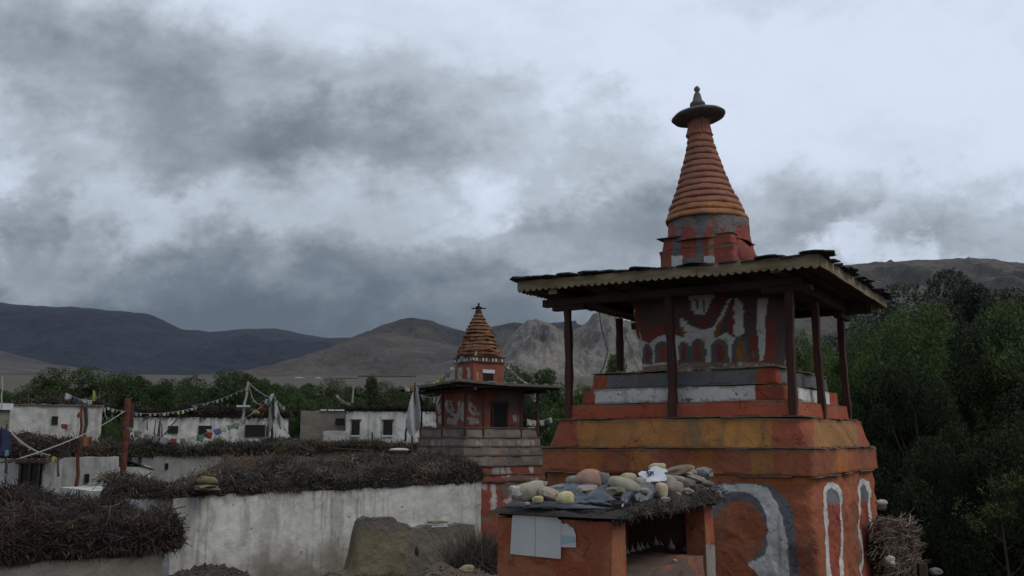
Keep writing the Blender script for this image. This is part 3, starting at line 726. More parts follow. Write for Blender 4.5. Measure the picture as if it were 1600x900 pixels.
# canopy ------------------------------------------------------------
PS = 3.50; zP0 = zB1+.02; zBeam = EYE+2.14
def canopy():
    h = PS/2; off = (3.3558-BC[0], 15.1843-BC[1])
    def post(x, y, lean=(0, 0), w=.052):
        mb = MB(); n = 7
        for i in range(n):
            t0, t1 = i/n, (i+1)/n
        P = [Vector((x+lean[0]*t+.008*math.sin(5*t+x), y+lean[1]*t+.008*math.cos(4*t+y), zP0+(zBeam-zP0)*t)) for t in [i/8 for i in range(9)]]
        v = []; f = []
        for i, p in enumerate(P):
            ww = w*(1+.12*math.sin(i*2.3+x*3))
            v += [(p.x-ww, p.y-ww, p.z), (p.x+ww, p.y-ww, p.z), (p.x+ww, p.y+ww, p.z), (p.x-ww, p.y+ww, p.z)]
        for i in range(8):
            for k in range(4): f.append((i*4+k, i*4+(k+1) % 4, i*4+4+(k+1) % 4, i*4+4+k))
        f += [(3, 2, 1, 0), (32, 33, 34, 35)]
        mb.add(v, f); mb.build('post', M['red_wood'], st, bevel=.008)
    post(-h-.01, -h, (-.02, 0)); post(-.02, -h, (0, 0), .058); post(h, -h, (.03, 0), .055)
    post(h, -.12, (-.02, 0)); post(h, h-.12, (-.03, 0)); post(-h+.02, h, (0, 0)); post(-h, .1, (0, .02)); post(.1, h)
    rs = 4.68/2; ox, oy = .0, .0
    tl = lambda x: -.014*x+.03       # the whole roof is a little higher at its left side
    # beams on the posts
    mb = MB(); mb.box(-rs+.13, h+.2, -h-.07, -h+.07, zBeam, zBeam+.12); mb.build('beam', M['dark_wood'], st, bevel=.006)
    mb = MB(); mb.box(-rs+.10, rs-.12, h-.07, h+.07, zBeam, zBeam+.12); mb.build('beam', M['dark_wood'], st, bevel=.006)
    for x in (-h, h):
        mb = MB(); mb.box(x-.07, x+.07, -rs+.06, rs-.08, zBeam+.122, zBeam+.225); o = mb.build('beam', M['dark_wood'], st, bevel=.006)
        mb = MB(); mb.box(x-.073, x+.073, -rs+.052, -rs+.07, zBeam+.12, zBeam+.228); mb.build('beam_end', M['pale_wood'], st)
    # bracket blocks stepped under the beams at the left
    for (x0, x1, z) in ((-h-.28, -h+.30, zBeam-.075),): 
        mb = MB(); mb.box(x0, x1, -h-.065, -h+.065, z, z+.073); mb.build('bracket', M['dark_wood'], st, bevel=.004)
        mb = MB(); mb.box(h-.35, h+.35, -h-.065, -h+.065, z, z+.073); mb.build('bracket', M['dark_wood'], st, bevel=.004)
        mb = MB(); mb.box(h-.065, h+.065, h-.47, h+.25, z-.02, z+.073); mb.build('bracket', M['dark_wood'], st, bevel=.004)
    mb = MB(); mb.box(h-.06, h+.06, -h-.02, h+.3, zBeam+.02, zBeam+.149); mb.build('beam', M['dark_wood'], st, bevel=.004)
    # rafters and the boards above them
    zr = zBeam+.232
    g = random.Random(4)
    for i in range(9):
        x = -rs+.35+i*(2*rs-.7)/8
        if abs(abs(x)-h) < .1: continue
        mb = MB(); mb.tube([(x, -rs+.05, zr-.008), (x+g.uniform(-.03, .03), 0, zr), (x, rs-.05, zr-.008)], .034, 7); mb.build('rafter', M['dark_wood'], st)
    y = -rs+.02; i = 0
    while y < rs-.05:
        w = g.uniform(.12, .2); w = min(w, rs-.02-y); mb = MB(); e = g.uniform(0, .03)
        mb.box(-rs+.03+e, rs-.03-e, y+.004, y+w-.004, zr+.002+g.uniform(0, .004), zr+.008); mb.build('roof_board', M['board'], st); y += w
    # fascia boards: scalloped front, left and back; plain at the right
    def fascia(p0, p1, nrm, top, hgt, scal, pitch=.115, lap=0, seed=0):
        p0, p1 = Vector((*p0, 0)), Vector((*p1, 0)); L = (p1-p0).length; u = (p1-p0)/L; n_ = Vector((*nrm, 0)); th = .026
        xs = []; k = 0
        N = max(1, int(round(L/pitch))); pts = []
        for i in range(N):
            for t in (0, .2, .4, .5, .6, .8): pts.append(((i+t)/N*L, t))
        pts.append((L, 0)); v = []
        for x, t in pts:
            d = (abs(math.sin(math.pi*t))**.8*.048*(.85+.25*float(vn(x*6, 0, 0, seed)))) if scal else .006*float(vn(x*5, 1, 0, 8))
            zt = top+tl((p0+u*x).x)+.008*float(vn(x*1.5, 2, 0, seed)); zb = top+tl((p0+u*x).x)-hgt-d
            for o_ in (0, th):
                q = p0+u*x+n_*o_
                v += [(q.x, q.y, zb), (q.x, q.y, zt)]
        f = []
        for i in range(len(pts)-1):
            a, b = i*4, i*4+4
            f += [(a, b, b+1, a+1), (a+2, a+3, b+3, b+2), (a, a+2, b+2, b), (a+1, b+1, b+3, a+3)]
        e = (len(pts)-1)*4; f += [(0, 1, 3, 2), (e, e+2, e+3, e+1)]
        mb = MB(); mb.add(v, f); mb.build('fascia_board', M['pale_wood'], st)
    T = EYE+2.44
    fascia((-rs, -rs), (.65, -rs), (0, -1), T, .13, 1, seed=1); fascia((.655, -rs), (rs+.02, -rs), (0, -1), T+.012, .15, 1, seed=2)
    fascia((rs, -rs+.03), (rs, .8), (1, 0), T+.01, .16, 0, seed=3); fascia((rs, .805), (rs, rs), (1, 0), T, .15, 0, seed=4)
    fascia((-rs, rs), (-rs, -rs), (-1, 0), T, .13, 1, seed=5); fascia((rs, rs), (-rs, rs), (0, 1), T, .13, 1, seed=6)
    # slates over the whole roof, rows lapping down from the spire to the eaves
    proto = []
    for i in range(7):
        g2 = random.Random(i+50); n = 7; ring = []
        for k in range(n):
            a = 2*math.pi*k/n+g2.uniform(-.2, .2); rr = g2.uniform(.85, 1.1)
            ring.append((math.copysign(abs(math.cos(a))**.6, math.cos(a))*.19*rr, math.copysign(abs(math.sin(a))**.6, math.sin(a))*.17*rr))
        mb = MB(); th = g2.uniform(.013, .024)
        v = [(x, y, 0) for x, y in ring]+[(x*.96, y*.96, th) for x, y in ring]
        mb.add(v, [tuple(range(n))[::-1], tuple(range(n, 2*n))]+[(k, (k+1) % n, n+(k+1) % n, n+k) for k in range(n)])
        me = mb.mesh('slate'); me.materials.append(M['slate']); proto.append(me)
    roof = link(bpy.data.objects.new('slate_roof', None), st)
    mb = MB(); mb.box(-rs-.01, rs+.01, -rs-.01, rs+.01, T-.058, T-.02)
    bed = mb.build('roof_bed', M['slate'], st)
    for p in bed.data.vertices: p.co.z += tl(p.co.x)
    cnt = 0; N = 15; st_ = 2*rs/N
    for i in range(N+1):
        for j in range(N+1):
            x = -rs+i*st_; yy = -rs+j*st_
            if max(abs(x), abs(yy)) < .7: continue
            rr = max(abs(x), abs(yy)); o = link(bpy.data.objects.new('slate', proto[g.randrange(7)]), bed)
            o.location = (x+g.uniform(-.04, .04), yy+g.uniform(-.04, .04), T-.018+tl(x)+(rs-rr)*.035+g.uniform(0, .02)+(.012 if (i+j) % 2 else 0))
            if rr > rs-.01: o.location.x = max(-rs+.07, min(rs-.05, o.location.x)); o.location.y = max(-rs+.07, min(rs-.07, o.location.y))
            o.rotation_euler = (g.uniform(-.06, .06)-.05*(1 if yy < 0 else -1), g.uniform(-.06, .06), g.choice((0, math.pi/2, math.pi))+g.uniform(-.3, .3)); cnt += 1
    for k in range(26):    # a second loose layer along the visible edges
        t = g.uniform(-1, 1)*rs; x, yy = ((t, -rs-.01) if k % 2 else (rs+.01, t))
        o = link(bpy.data.objects.new('slate', proto[g.randrange(7)]), bed); o.location = (x, yy, T+.012+tl(x)+g.uniform(0, .014)); o.rotation_euler = (g.uniform(-.05, .05), g.uniform(-.05, .05), g.uniform(0, 6))
    bpy.data.objects.remove(roof)
canopy()

# harmika and spire --------------------------------------------------
def on_axis(px, py): return U(px, py, BC[1])
def spire():
    zc = lambda py: on_axis(1104, py).z
    # box
    b0, b1 = EYE+2.36, zc(377)
    def colh(px, py, W_, Q):
        c = np.tile(np.array((.28, .07, .05)), (len(px), 1)); f = Q[:, 1] < -.4
        for a, b, col in ((1052, 1064, GREY), (1088, 1098, GREY), (1108, 1116, (.33, .18, .1))):
            c[f & (px >= a) & (px < b) & (py > 352)] = col
        m_ = f & (py > 400) & (((px > 1050) & (px < 1066)) | ((px > 1100) & (px < 1116))); c[m_] = WHITE
        c[f & (py > 404) & (px > 1068) & (px < 1098)] = GREY
        return c
    tier('harmika', st, 1.30, 1.27, b0, zc(398), colh, M['plaster'], .018, .02, .05, 12, lip=.035)
    tier('harmika', st, 1.24, 1.17, zc(398)+.004, zc(379), colh, M['plaster'], .018, .025, .05, 13, lip=.06)
    mb = MB(); mb.box(-.67, -.10, -.66, .5, zc(379)+.006, zc(379)+.024); mb.build('ledge_flagstone', M['slate'], st, bevel=.004)
    # drum with a grey mortar collar
    n, m = 26, 90; a = np.linspace(-math.pi, math.pi, m, endpoint=False); z0, z1 = zc(384), zc(348)
    P = np.array([[(math.cos(t)*(.70-.03*i/n), math.sin(t)*(.70-.03*i/n), z0+(z1-z0)*i/(n-1)) for t in a] for i in range(n)]+[[(math.cos(t)*.4, math.sin(t)*.4, z1+.01) for t in a]]).reshape(-1, 3)
    W_ = to_world(P, st); d = .05*fbm(W_[:, 0]*5, W_[:, 1]*5, W_[:, 2]*5, 3, 4); P[:, :2] *= (1+d)[:, None]
    px, py = PX(W_); c = np.tile(np.array((.26, .07, .055)), (len(px), 1))
    nz = fbm(W_[:, 0]*5, W_[:, 1]*5, W_[:, 2]*5, 7, 3)
    c[(py < 353+6*nz)] = (.18, .14, .135); c[(nz > .34) & (py < 372)] = (.17, .15, .15)
    for a0, b0_, col in ((1090, 1100, GREY), (1112, 1120, (.2, .12, .09))): c[(px > a0) & (px < b0_)] = col
    quick('drum', P, grid_faces(n+1, m, True), M['plaster'], st, c)
    # right shoulder where plaster has slumped
    sh = stone_mesh('plaster_shoulder', .17, .38, .26, 3, M['plaster_red'], 3, .12)
    o = link(bpy.data.objects.new('plaster_shoulder', sh), st); o.location = (.53, -.10, zc(402)) 
    # thirteen rings, leaning slightly left as they rise
    ys_ = [349, 338.5, 328, 317.5, 307.5, 297.5, 287, 277, 266.5, 256.5, 246, 236, 225.5, 214]
    lo, hi = on_axis(1104, 350), on_axis(1092, 190); inv = st.matrix_basis.inverted()
    def axis(z):
        t = (z-lo.z)/(hi.z-lo.z); p = inv @ (lo+(hi-lo)*t); return p.x, p.y
    for k in range(13):
        za, zb = zc(ys_[k]), zc(ys_[k+1]); t0, t1 = k/13, (k+1)/13
        r = lambda t: .685*(1-t)**1.02+.185*t+.03*math.sin(math.pi*t)*-1
        cx, cy = axis((za+zb)/2); lip = .015
        prof = [(r(t0)*.55, za+.002), (r(t0)+lip*.3, za+.002), (r(t0)+lip*.9, za+.018), (r(t0)+lip, za+(zb-za)*.3), (r(t0)*.4+r(t1)*.6+lip, za+(zb-za)*.75), (r(t1)+lip*.7, zb-.012), (r(t1)-.012, zb), (r(t1)*.5, zb+.001)]
        mb = MB(); mb.lathe(prof, 44, cx, cy, .035, k); mb.build('spire_ring', M['ring'] if k > 1 else M['ring_low'], st)
    # neck with fluting
    cx, cy = axis(zc(198)); mb = MB()
    mb.lathe([(.21, zc(215)), (.235, zc(212)), (.20, zc(207)), (.185, zc(200)), (.165, zc(192)), (.18, zc(184))], 26, cx, cy, .07, 3); mb.build('neck', M['ring'], st)
    for k in range(7):
        a = k*.9; r0 = .185; mb = MB()
        mb.tube([(cx+math.cos(a)*r0*1.08, cy+math.sin(a)*r0*1.08, zc(211)), (cx+math.cos(a)*r0*.95, cy+math.sin(a)*r0*.95, zc(198)), (cx+math.cos(a)*r0, cy+math.sin(a)*r0, zc(186))], [.03, .022, .02], 6); mb.build('petal', M['ring'], st)
    # parasol disc: shallow cone, drooping rim
    cx, cy = axis(zc(178)); z = zc(190)
    mb = MB(); mb.lathe([(.17, z+.0), (.28, z+.03), (.40, z+.055), (.455, z+.085), (.46, z+.105), (.42, z+.14), (.33, z+.175), (.14, z+.20)], 40, cx, cy, .03, 8)
    for i, v_ in enumerate(mb.v):
        dx, dy = v_[0]-cx, v_[1]-cy; mb.v[i] = (v_[0], v_[1], v_[2]+dx*.10+.12*(dx*dx+dy*dy)*-.6)
    mb.build('disc', M['disc'], st, smooth=True)
    cx, cy = axis(zc(160)); z = zc(167)
    mb = MB(); mb.lathe([(.10, z-.06), (.11, z), (.135, z+.03), (.125, z+.07), (.085, z+.11), (.068, z+.18), (.055, z+.23), (.03, z+.27), (.05, z+.30), (.052, z+.335), (.03, z+.365), (.012, z+.38)], 20, cx, cy, .03, 3)
    mb.build('finial', M['disc'], st, smooth=True)
M['plaster_red'] = m_plain('red_plaster', (.25, .066, .05), .3, 5, .9, .8, .02)
M['ring_low'] = m_plain('ochre_spire_plaster', (.33, .145, .062), .25, 4, .9, 1., .03, c2=(.21, .095, .055))
spire()
# cable hanging from the left back eave
mb = MB(); c_ = [U(937, 488, 15.6), U(938, 505, 15.6), U(946, 535, 15.6), U(950, 550, 15.6), U(944, 570, 15.6), U(937, 588, 15.5)]
mb.tube(c_, .009, 4); mb.build('cable', M['cable'], label='thin dark cable dangling under the left eave of the big stupa', cat='cable')

# ------------------------------------------------------------------ little shrine with a stone weighted roof
SH_A = math.atan2(.4, 1)     # its front turns a little to the left
sc0 = U(955, 806, 8.6)
sh = empty('shrine', (sc0.x, sc0.y, 0), -R(31.5), label='low orange mud shrine box with an open dark side and flat roof of stones', cat='shrine')
SW, SL = 1.23, 2.75; zt = EYE-.74; zopen = EYE-1.20
def colsh(px, py, W_, Q):
    c = np.tile(np.array((.30, .085, .045)), (len(px), 1)); n = fbm(W_[:, 0]*3, W_[:, 1]*3, W_[:, 2]*3, 4, 4)
    c[n > .12] = (.33, .125, .06); c[n < -.25] = (.22, .07, .05)
    c[(py < 806) & (Q[:, 1] < .1)] = (.22, .125, .09)
    c[(px > 1102) & (py > 852)] = (.30, .27, .24)
    return c
def slab(name, x0, x1, y0, y1, z0, z1, colfn, parent, mat, res=.02, amp=.012, seed=0):
    """box with finely gridded, slightly uneven faces (front -y, right +x, left -x, top), in the parent's frame"""
    parts = []
    def face(o, a, b, la, lb):
        n, m = max(2, int(la/res)), max(2, int(lb/res)); I, J = np.meshgrid(np.linspace(0, la, n), np.linspace(0, lb, m), indexing='ij')
        P = np.array(o)+I[..., None]*np.array(a)+J[..., None]*np.array(b); return P.reshape(-1, 3), grid_faces(n, m)
    V, Fs, k = [], [], 0
    for o, a, b, la, lb in (((x0, y0, z0), (1, 0, 0), (0, 0, 1), x1-x0, z1-z0), ((x1, y0, z0), (0, 1, 0), (0, 0, 1), y1-y0, z1-z0),
                            ((x1, y1, z0), (-1, 0, 0), (0, 0, 1), x1-x0, z1-z0), ((x0, y1, z0), (0, -1, 0), (0, 0, 1), y1-y0, z1-z0), ((x0, y0, z1), (1, 0, 0), (0, 1, 0), x1-x0, y1-y0)):
        P, f = face(o, np.array(a, float), np.array(b, float), la, lb); V.append(P); Fs.append(f+k); k += len(P)
    P = np.concatenate(V); f = np.concatenate(Fs); W_ = to_world(P, parent) if parent else P
    for ax in range(3): P[:, ax] += amp*fbm(W_[:, 0]*2.2+ax*9, W_[:, 1]*2.2, W_[:, 2]*2.2, seed, 4)
    px, py = PX(W_); px = px+1.5*fbm(W_[:, 0]*9, W_[:, 1]*9, W_[:, 2]*9, 5, 3); py = py+1.5*fbm(W_[:, 0]*9, W_[:, 1]*9, W_[:, 2]*9, 6, 3)
    return quick(name, P, f[:, ::-1] if False else f, mat, parent, colfn(px, py, W_, P))
slab('wall', -SW, 0, 0, .30, 0, zt, colsh, sh, M['plaster'], .022, .02, 1)              # front wall
slab('wall', -SW, -SW+.22, .30, SL, 0, zt, colsh, sh, M['plaster'], .05, .02, 2)        # back wall
slab('pillar', -.24, 0, SL-.28, SL, 0, zt, colsh, sh, M['plaster'], .022, .016, 3)
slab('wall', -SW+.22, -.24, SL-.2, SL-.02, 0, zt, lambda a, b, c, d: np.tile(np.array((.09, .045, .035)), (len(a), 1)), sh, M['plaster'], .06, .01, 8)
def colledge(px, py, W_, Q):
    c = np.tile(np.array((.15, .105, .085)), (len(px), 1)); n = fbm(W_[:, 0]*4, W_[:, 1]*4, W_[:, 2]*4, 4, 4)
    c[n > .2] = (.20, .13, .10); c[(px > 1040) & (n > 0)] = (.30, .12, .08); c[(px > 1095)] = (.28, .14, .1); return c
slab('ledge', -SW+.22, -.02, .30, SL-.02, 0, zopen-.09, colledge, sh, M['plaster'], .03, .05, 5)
mb = MB()
for i in range(14):                                                                      # sticks carrying the roof
    y = .12+i*(SL-.2)/13; mb = MB(); mb.tube([(-SW-.05, y, zt+.02), (-.5, y+rnd.uniform(-.03, .03), zt+.035), (.10+rnd.uniform(-.05, .05), y, zt+.02)], rnd.uniform(.015, .026), 6); mb.build('roof_stick', M['dark_wood'], sh)
for i in range(8):
    y = .5+i*.18; mb = MB(); mb.tube([(-.30, y, zopen-.1), (-.29, y+.01, zt-.0)], .02, 6)
    if i in (0, 2): mb.build('inner_post', M['dark_wood'], sh)
# roof mat: lumpy mass of earth and twigs
def roofmat():
    n, m = 60, 120; x = np.linspace(-SW-.08, .12, n); y = np.linspace(-.07, SL+.12, m)
    X, Y_ = np.meshgrid(x, y, indexing='ij'); e = np.minimum(np.minimum(X-x[0], x[-1]-X)/.16, np.minimum(Y_-y[0], y[-1]-Y_)/.16).clip(0, 1)
    zz = zt+.035+(.05+.03*fbm(X*3, Y_*3, 0, 4, 4)+.09*np.clip((Y_-.7)/1.0, 0, 1)*np.clip((X+SW+.1)/.8, .2, 1)+.035*fbm(X*9, Y_*9, 0, 5, 3))*e**.5
    Xo = X+.04*fbm(X*5, Y_*5, 0, 9, 3); Yo = Y_+.04*fbm(X*5, Y_*5, 0, 19, 3)
    P = np.stack([Xo, Yo, zz], -1).reshape(-1, 3); B = P.copy(); B[:, 2] = zt+.035
    f = grid_faces(n, m); F2 = np.concatenate([f[:, ::-1], f+len(P)])
    g = np.random.default_rng(3); c = np.tile(np.array((.034, .030, .029)), (2*len(P), 1))*(1+.4*g.random((2*len(P), 1)))
    quick('earth_roof', np.concatenate([P, B]), F2, M['mud'], sh, c)
roofmat()

def edgeY(px, back=.15): return -4.32/((px-800)/1386-.613)+back
CR, BG, GR, PK, BR, DG = (.40, .36, .26), (.27, .235, .185), (.19, .18, .17), (.27, .165, .125), (.19, .15, .11), (.13, .125, .125)
for a in [  # px, py, Y, w, h, colour, label, rot, tilt
    (812, 770, 9.25, 36, 20, (.33, .30, .29), 'pale angular stone at the left end of the shrine roof', 20, 15),
    (822, 764, 9.55, 34, 18, (.34, .27, .16), 'yellowish stone partly behind the big pale one at the left end', 0, -10),
    (833, 767, 9.2, 34, 27, (.31, .29, .23), 'big pale rounded stone, largest at the left end of the roof', 10, -20),
    (841, 781, 9.0, 16, 12, (.36, .30, .18), 'small yellow pebble in front of the big pale stone', 0, 0),
    (824, 787, 9.0, 7, 5, CR, 'tiny pebble on the roof edge at left', 0, 0),
    (860, 773, 9.1, 31, 20, BG, 'flat beige stone left of the cream egg shaped one', 30, 25),
    (884, 779, 8.95, 27, 18, (.44, .39, .22), 'cream egg shaped stone at the front roof edge', 0, 0),
    (915, 765, 9.3, 42, 16, (.25, .215, .18), 'flat grey brown slab below the pink boulder', -10, -4),
    (921, 750, 9.85, 40, 28, PK, 'rounded pinkish boulder on the middle of the roof', 10, 0),
    (898, 753, 10.1, 24, 16, GR, 'grey stone peeping out left of the pink boulder', 0, 0),
    (843, 756, 10.3, 22, 10, (.24, .245, .25), 'flat grey stone at the back left of the roof', 0, 0),
    (943, 748, 9.8, 18, 18, DG, 'dark pitted stone right of the pink boulder', 20, 10),
    (972, 757, 9.35, 44, 20, (.27, .245, .20), 'long beige stone right of the pink boulder', -10, 14),
    (981, 747, 9.9, 22, 14, (.32, .28, .20), 'cream round stone behind the long beige one', 0, 0),
    (1027, 732, 10.6, 26, 16, (.38, .34, .22), 'yellow cream stone topmost behind the white cloth', 0, 0),
    (1034, 767, 9.9, 17, 22, (.40, .32, .23), 'upright cream oval stone beside the grey plastic bag', 0, 0),
    (1042, 752, 10.3, 26, 16, BG, 'brown stone under the end of the white cloth', 0, 0),
    (1054, 737, 10.8, 46, 13, BR, 'long brown stone at the back of the heap', -10, -14),
    (1064, 733, 11.2, 22, 10, (.24, .17, .12), 'reddish brown stone at the very top of the heap', 0, 0),
    (1076, 731, 11.1, 16, 9, (.28, .26, .24), 'small round grey stone on top of the heap', 0, 0),
    (1066, 738, 10.8, 28, 8, (.36, .34, .28), 'pale thin slab leaning on the heap below the round grey stone', 10, 14),
    (1099, 739, 11.2, 26, 15, (.17, .17, .175), 'grey blocky stone at the right end of the roof', 15, 0),
    (1052, 762, 10.2, 30, 18, (.23, .19, .15), 'rounded brown stone right of the upright cream one', 0, 0),
    (1083, 747, 10.8, 26, 12, (.23, .20, .18), 'brown wedge stone below the grey blocky one', 0, 20),
    (1058, 776, 10.1, 12, 10, (.30, .27, .23), 'small pale stone low on the opening side of the roof', 0, 0),
    (1106, 756, 11.1, 14, 10, (.22, .20, .18), 'small stone at the right roof corner', 0, 0),
    (1108, 767, 11.0, 10, 7, (.25, .22, .20), 'smallest grey pebble at the right roof corner', 0, 0),
    (1020, 760, 10.3, 24, 14, BR, 'brown stone half covered by the grey plastic bag', 0, 0),
    (1072, 758, 10.6, 30, 18, (.12, .105, .095), 'dark stone in the shade of the right heap', 20, 0),
    (1090, 763, 10.8, 24, 14, (.12, .11, .10), 'dark stone near the right end of the opening side', 20, 0),
    (1000, 754, 9.9, 20, 16, (.25, .23, .2), 'grey brown stone between the long beige one and the white cloth', 20, 0),
    (964, 768, 9.2, 26, 14, (.15, .14, .10), 'mossy dark stone above the torn blue plastic', 0, 0),
    (1036, 745, 10.9, 18, 11, (.30, .26, .2), 'small tan stone wedged behind the right end of the white cloth', 20, 0),
    (1061, 750, 10.6, 20, 12, (.28, .25, .21), 'rounded grey tan stone in the middle of the right heap', -20, 10),
    (1079, 740, 11.0, 18, 10, (.26, .22, .18), 'small brown stone under the small round grey one', 10, -10),
    (1094, 751, 11.0, 20, 11, (.30, .28, .25), 'pale grey stone beneath the grey blocky one', 0, 8),
    (1075, 768, 10.35, 16, 10, (.24, .21, .18), 'little brown stone near the edge above the dark opening', 0, 0),
    (1040, 781, 9.75, 13, 8, (.30, .27, .22), 'little pale stone at the edge below the upright cream one', 0, 0),
    (1007, 768, 9.6, 14, 10, (.26, .24, .2), 'little grey stone poking out of the grey plastic bag', 0, 0),
    (874, 763, 9.8, 24, 10, (.22, .21, .19), 'thin flat grey stone on the blue grey sheet, left of the pink boulder', 0, 0),
    (955, 750, 9.9, 14, 12, (.30, .26, .21), 'small tan stone right of the dark pitted one', 0, 0)]:
    px, py, Y, w, h, c, lab, rot, tilt = a; c = tuple(v*1.2 for v in c); w *= 1.12; h *= 1.12
    stone(px, py, Y, w, h, c, lab, rot, tilt=tilt, rough=.16, dep=max(w, h)*Y/F*.42, group='stones weighing down the shrine roof')

def sheet(name, quad, nx, ny, amp, mat, label, cat, Yf=None, seed=0, thick=.006, drop=None, **k):
    """a draped sheet through four photo-plane corners (each px,py,Y) with folds"""
    c = [U(*q) for q in quad]; I, J = np.meshgrid(np.linspace(0, 1, nx), np.linspace(0, 1, ny), indexing='ij')
    P = sum(w[..., None]*np.array(p[:]) for w, p in zip(((1-I)*(1-J), I*(1-J), I*J, (1-I)*J), c))
    d = fbm(P[..., 0]*6, P[..., 1]*6, P[..., 2]*6, seed, 4)
    e = np.minimum(np.minimum(I, 1-I), np.minimum(J, 1-J))
    P[..., 2] += amp*d+amp*1.2*np.sin(np.pi*I)*np.sin(np.pi*J); P[..., 1] += amp*.8*fbm(P[..., 0]*5, P[..., 2]*5, 3, seed+4, 3)
    P[..., 0] += amp*.8*fbm(I*4, J*4, 0, seed+2, 3)
    o = quick(name, P.reshape(-1, 3), grid_faces(nx, ny), mat, smooth=True)
    m = o.modifiers.new('solidify', 'SOLIDIFY'); m.thickness = thick
    return tag(o, label, cat, **k)
sheet('plastic_sheet', [(838, 765, 9.9), (925, 752, 10.0), (958, 788, 8.75), (896, 786, 8.95)], 40, 30, .05, M['tarp'], 'blue grey plastic sheet spread under the stones on the shrine roof', 'plastic sheet', seed=3)
sheet('plastic_sheet', [(800, 784, 9.1), (880, 783, 9.0), (957, 795, 8.62), (790, 792, 9.1)], 40, 12, .015, M['tarp'], 'black edge of plastic sheet along the front eave of the shrine', 'plastic sheet', seed=5)
sheet('plastic_sheet', [(905, 772, 9.15), (952, 758, 9.5), (962, 782, 8.85), (925, 787, 8.85)], 24, 20, .05, M['tarp'], 'crumpled dark plastic fold right of the flat grey brown slab', 'plastic sheet', seed=9)
sheet('plastic_bag', [(990, 752, 9.95), (1022, 750, 10.05), (1022, 780, 9.7), (992, 781, 9.35)], 26, 24, .05, M['tarp2'], 'crumpled grey plastic bag hanging over the opening side of the roof', 'plastic bag', seed=12)
sheet('torn_plastic', [(975, 768, 9.0), (994, 770, 9.3), (978, 788, 8.9), (972, 782, 8.9)], 12, 12, .03, M['tarp'], 'torn pointed scrap of blue plastic below the mossy stone', 'plastic scrap', seed=14)
sheet('torn_cloth', [(976, 783, 8.95), (980, 782, 8.95), (973, 793, 8.9), (970, 791, 8.9)], 6, 6, .01, M['cloth'], 'small white scrap hanging at the roof corner of the shrine', 'cloth scrap', seed=15)
clo = sheet('cloth', [(1002, 737, 10.15), (1038, 729, 10.5), (1043, 748, 10.1), (998, 756, 9.85)], 36, 24, .06, M['cloth'], 'white plastic cloth with a dark blue mark draped over the stones', 'cloth', seed=21)
# the blue mark printed on the cloth: laid as strokes just above it
mb = MB()
CP = np.array([v.co[:] for v in clo.data.vertices]); CX, CY = PX(CP)
def stroke(pts, w=.0045):
    dense = [(a[0]+(b[0]-a[0])*k/4, a[1]+(b[1]-a[1])*k/4) for a, b in zip(pts[:-1], pts[1:]) for k in range(4)]+[pts[-1]]
    q_ = []
    for x, y in dense:
        k = np.argsort((CX-x)**2+(CY-y)**2)[:3]; q_.append(U(x, y, float(CP[k, 1].min())-.016))
    mb.tube(q_, w, 5)
for pts in ([(1017.5, 737), (1012, 736.5), (1011.5, 739.5), (1016, 740.5), (1016, 743.5), (1011, 743.5)], [(1012, 736.5), (1010.5, 738.5)],
            [(1014, 735.8), (1013, 744.3)], [(1017.5, 736), (1017, 743)], [(1021.5, 736.5), (1017.2, 739.6), (1021.5, 742)], [(1018.5, 737), (1022, 740.5)]):
    stroke(pts)
o = mb.build('printed_mark', M['ink'], clo)
def xz(x, y, z): 
    c_, s_ = math.cos(sh.rotation_euler.z), math.sin(sh.rotation_euler.z); return Vector((sh.location.x+x*c_-y*s_, sh.location.y+x*s_+y*c_, z))
# papers on the front wall: flat sheets with torn edge
def wall_px(px, py, off):     # photo pixel -> point on the shrine's front wall (local frame), off metres in front
    a = U(px, py, 1.0)-Vector((0, 0, EYE)); c_, s_ = math.cos(sh.rotation_euler.z), math.sin(sh.rotation_euler.z)
    n_ = Vector((s_, -c_, 0)); p0 = Vector(sh.location)+n_*off; t = (p0-Vector((0, 0, EYE))).dot(n_)/a.dot(n_)
    w = Vector((0, 0, EYE))+a*t-Vector(sh.location); return Vector((w.x*c_+w.y*s_, -w.x*s_+w.y*c_, w.z))
def paper(pts, off, mat, label, group='white paper sheets pasted on the shrine wall'):
    v = [wall_px(x, y, off) for x, y in pts]; n = len(v); loc = Vector(sh.location); mt = Matrix.Translation(loc) @ Matrix.Rotation(sh.rotation_euler.z, 4, 'Z')
    w = [mt @ p for p in v]; w2 = [mt @ (p+Vector((0, .004, 0))) for p in v]
    mb = MB(); mb.add(w+w2, [tuple(range(n)), tuple(range(n, 2*n))[::-1]]+[(k, n+k, n+(k+1) % n, (k+1) % n) for k in range(n)])
    return mb.build('paper_sheet', mat, label=label, cat='paper sheet', group=group)
paper([(800.5, 806), (802, 804.5), (836, 806), (836, 869.5), (797, 865.5), (799, 830)], .026, M['paper'], 'left large blank white sheet pasted on the shrine front')
paper([(836.6, 806), (871, 808.5), (873, 812), (876.5, 813), (876, 873.5), (836.6, 869.5)], .030, M['paper'], 'right large blank white sheet pasted on the shrine front')
p3 = paper([(877, 816), (880, 819), (884, 817.5), (889, 820), (888, 824), (891, 821.5), (893, 826), (895, 823.5), (897, 829), (899.5, 836), (900, 855.5), (877, 855)], .026, M['paper'], 'small torn white sheet with a pale teal print beside the large sheets')
v = [wall_px(x, y, .030) for x, y in [(878.5, 836), (898.5, 838.5), (898, 840), (898.5, 847), (878, 850), (878.5, 839)]]
mt = Matrix.Translation(Vector(sh.location)) @ Matrix.Rotation(sh.rotation_euler.z, 4, 'Z')
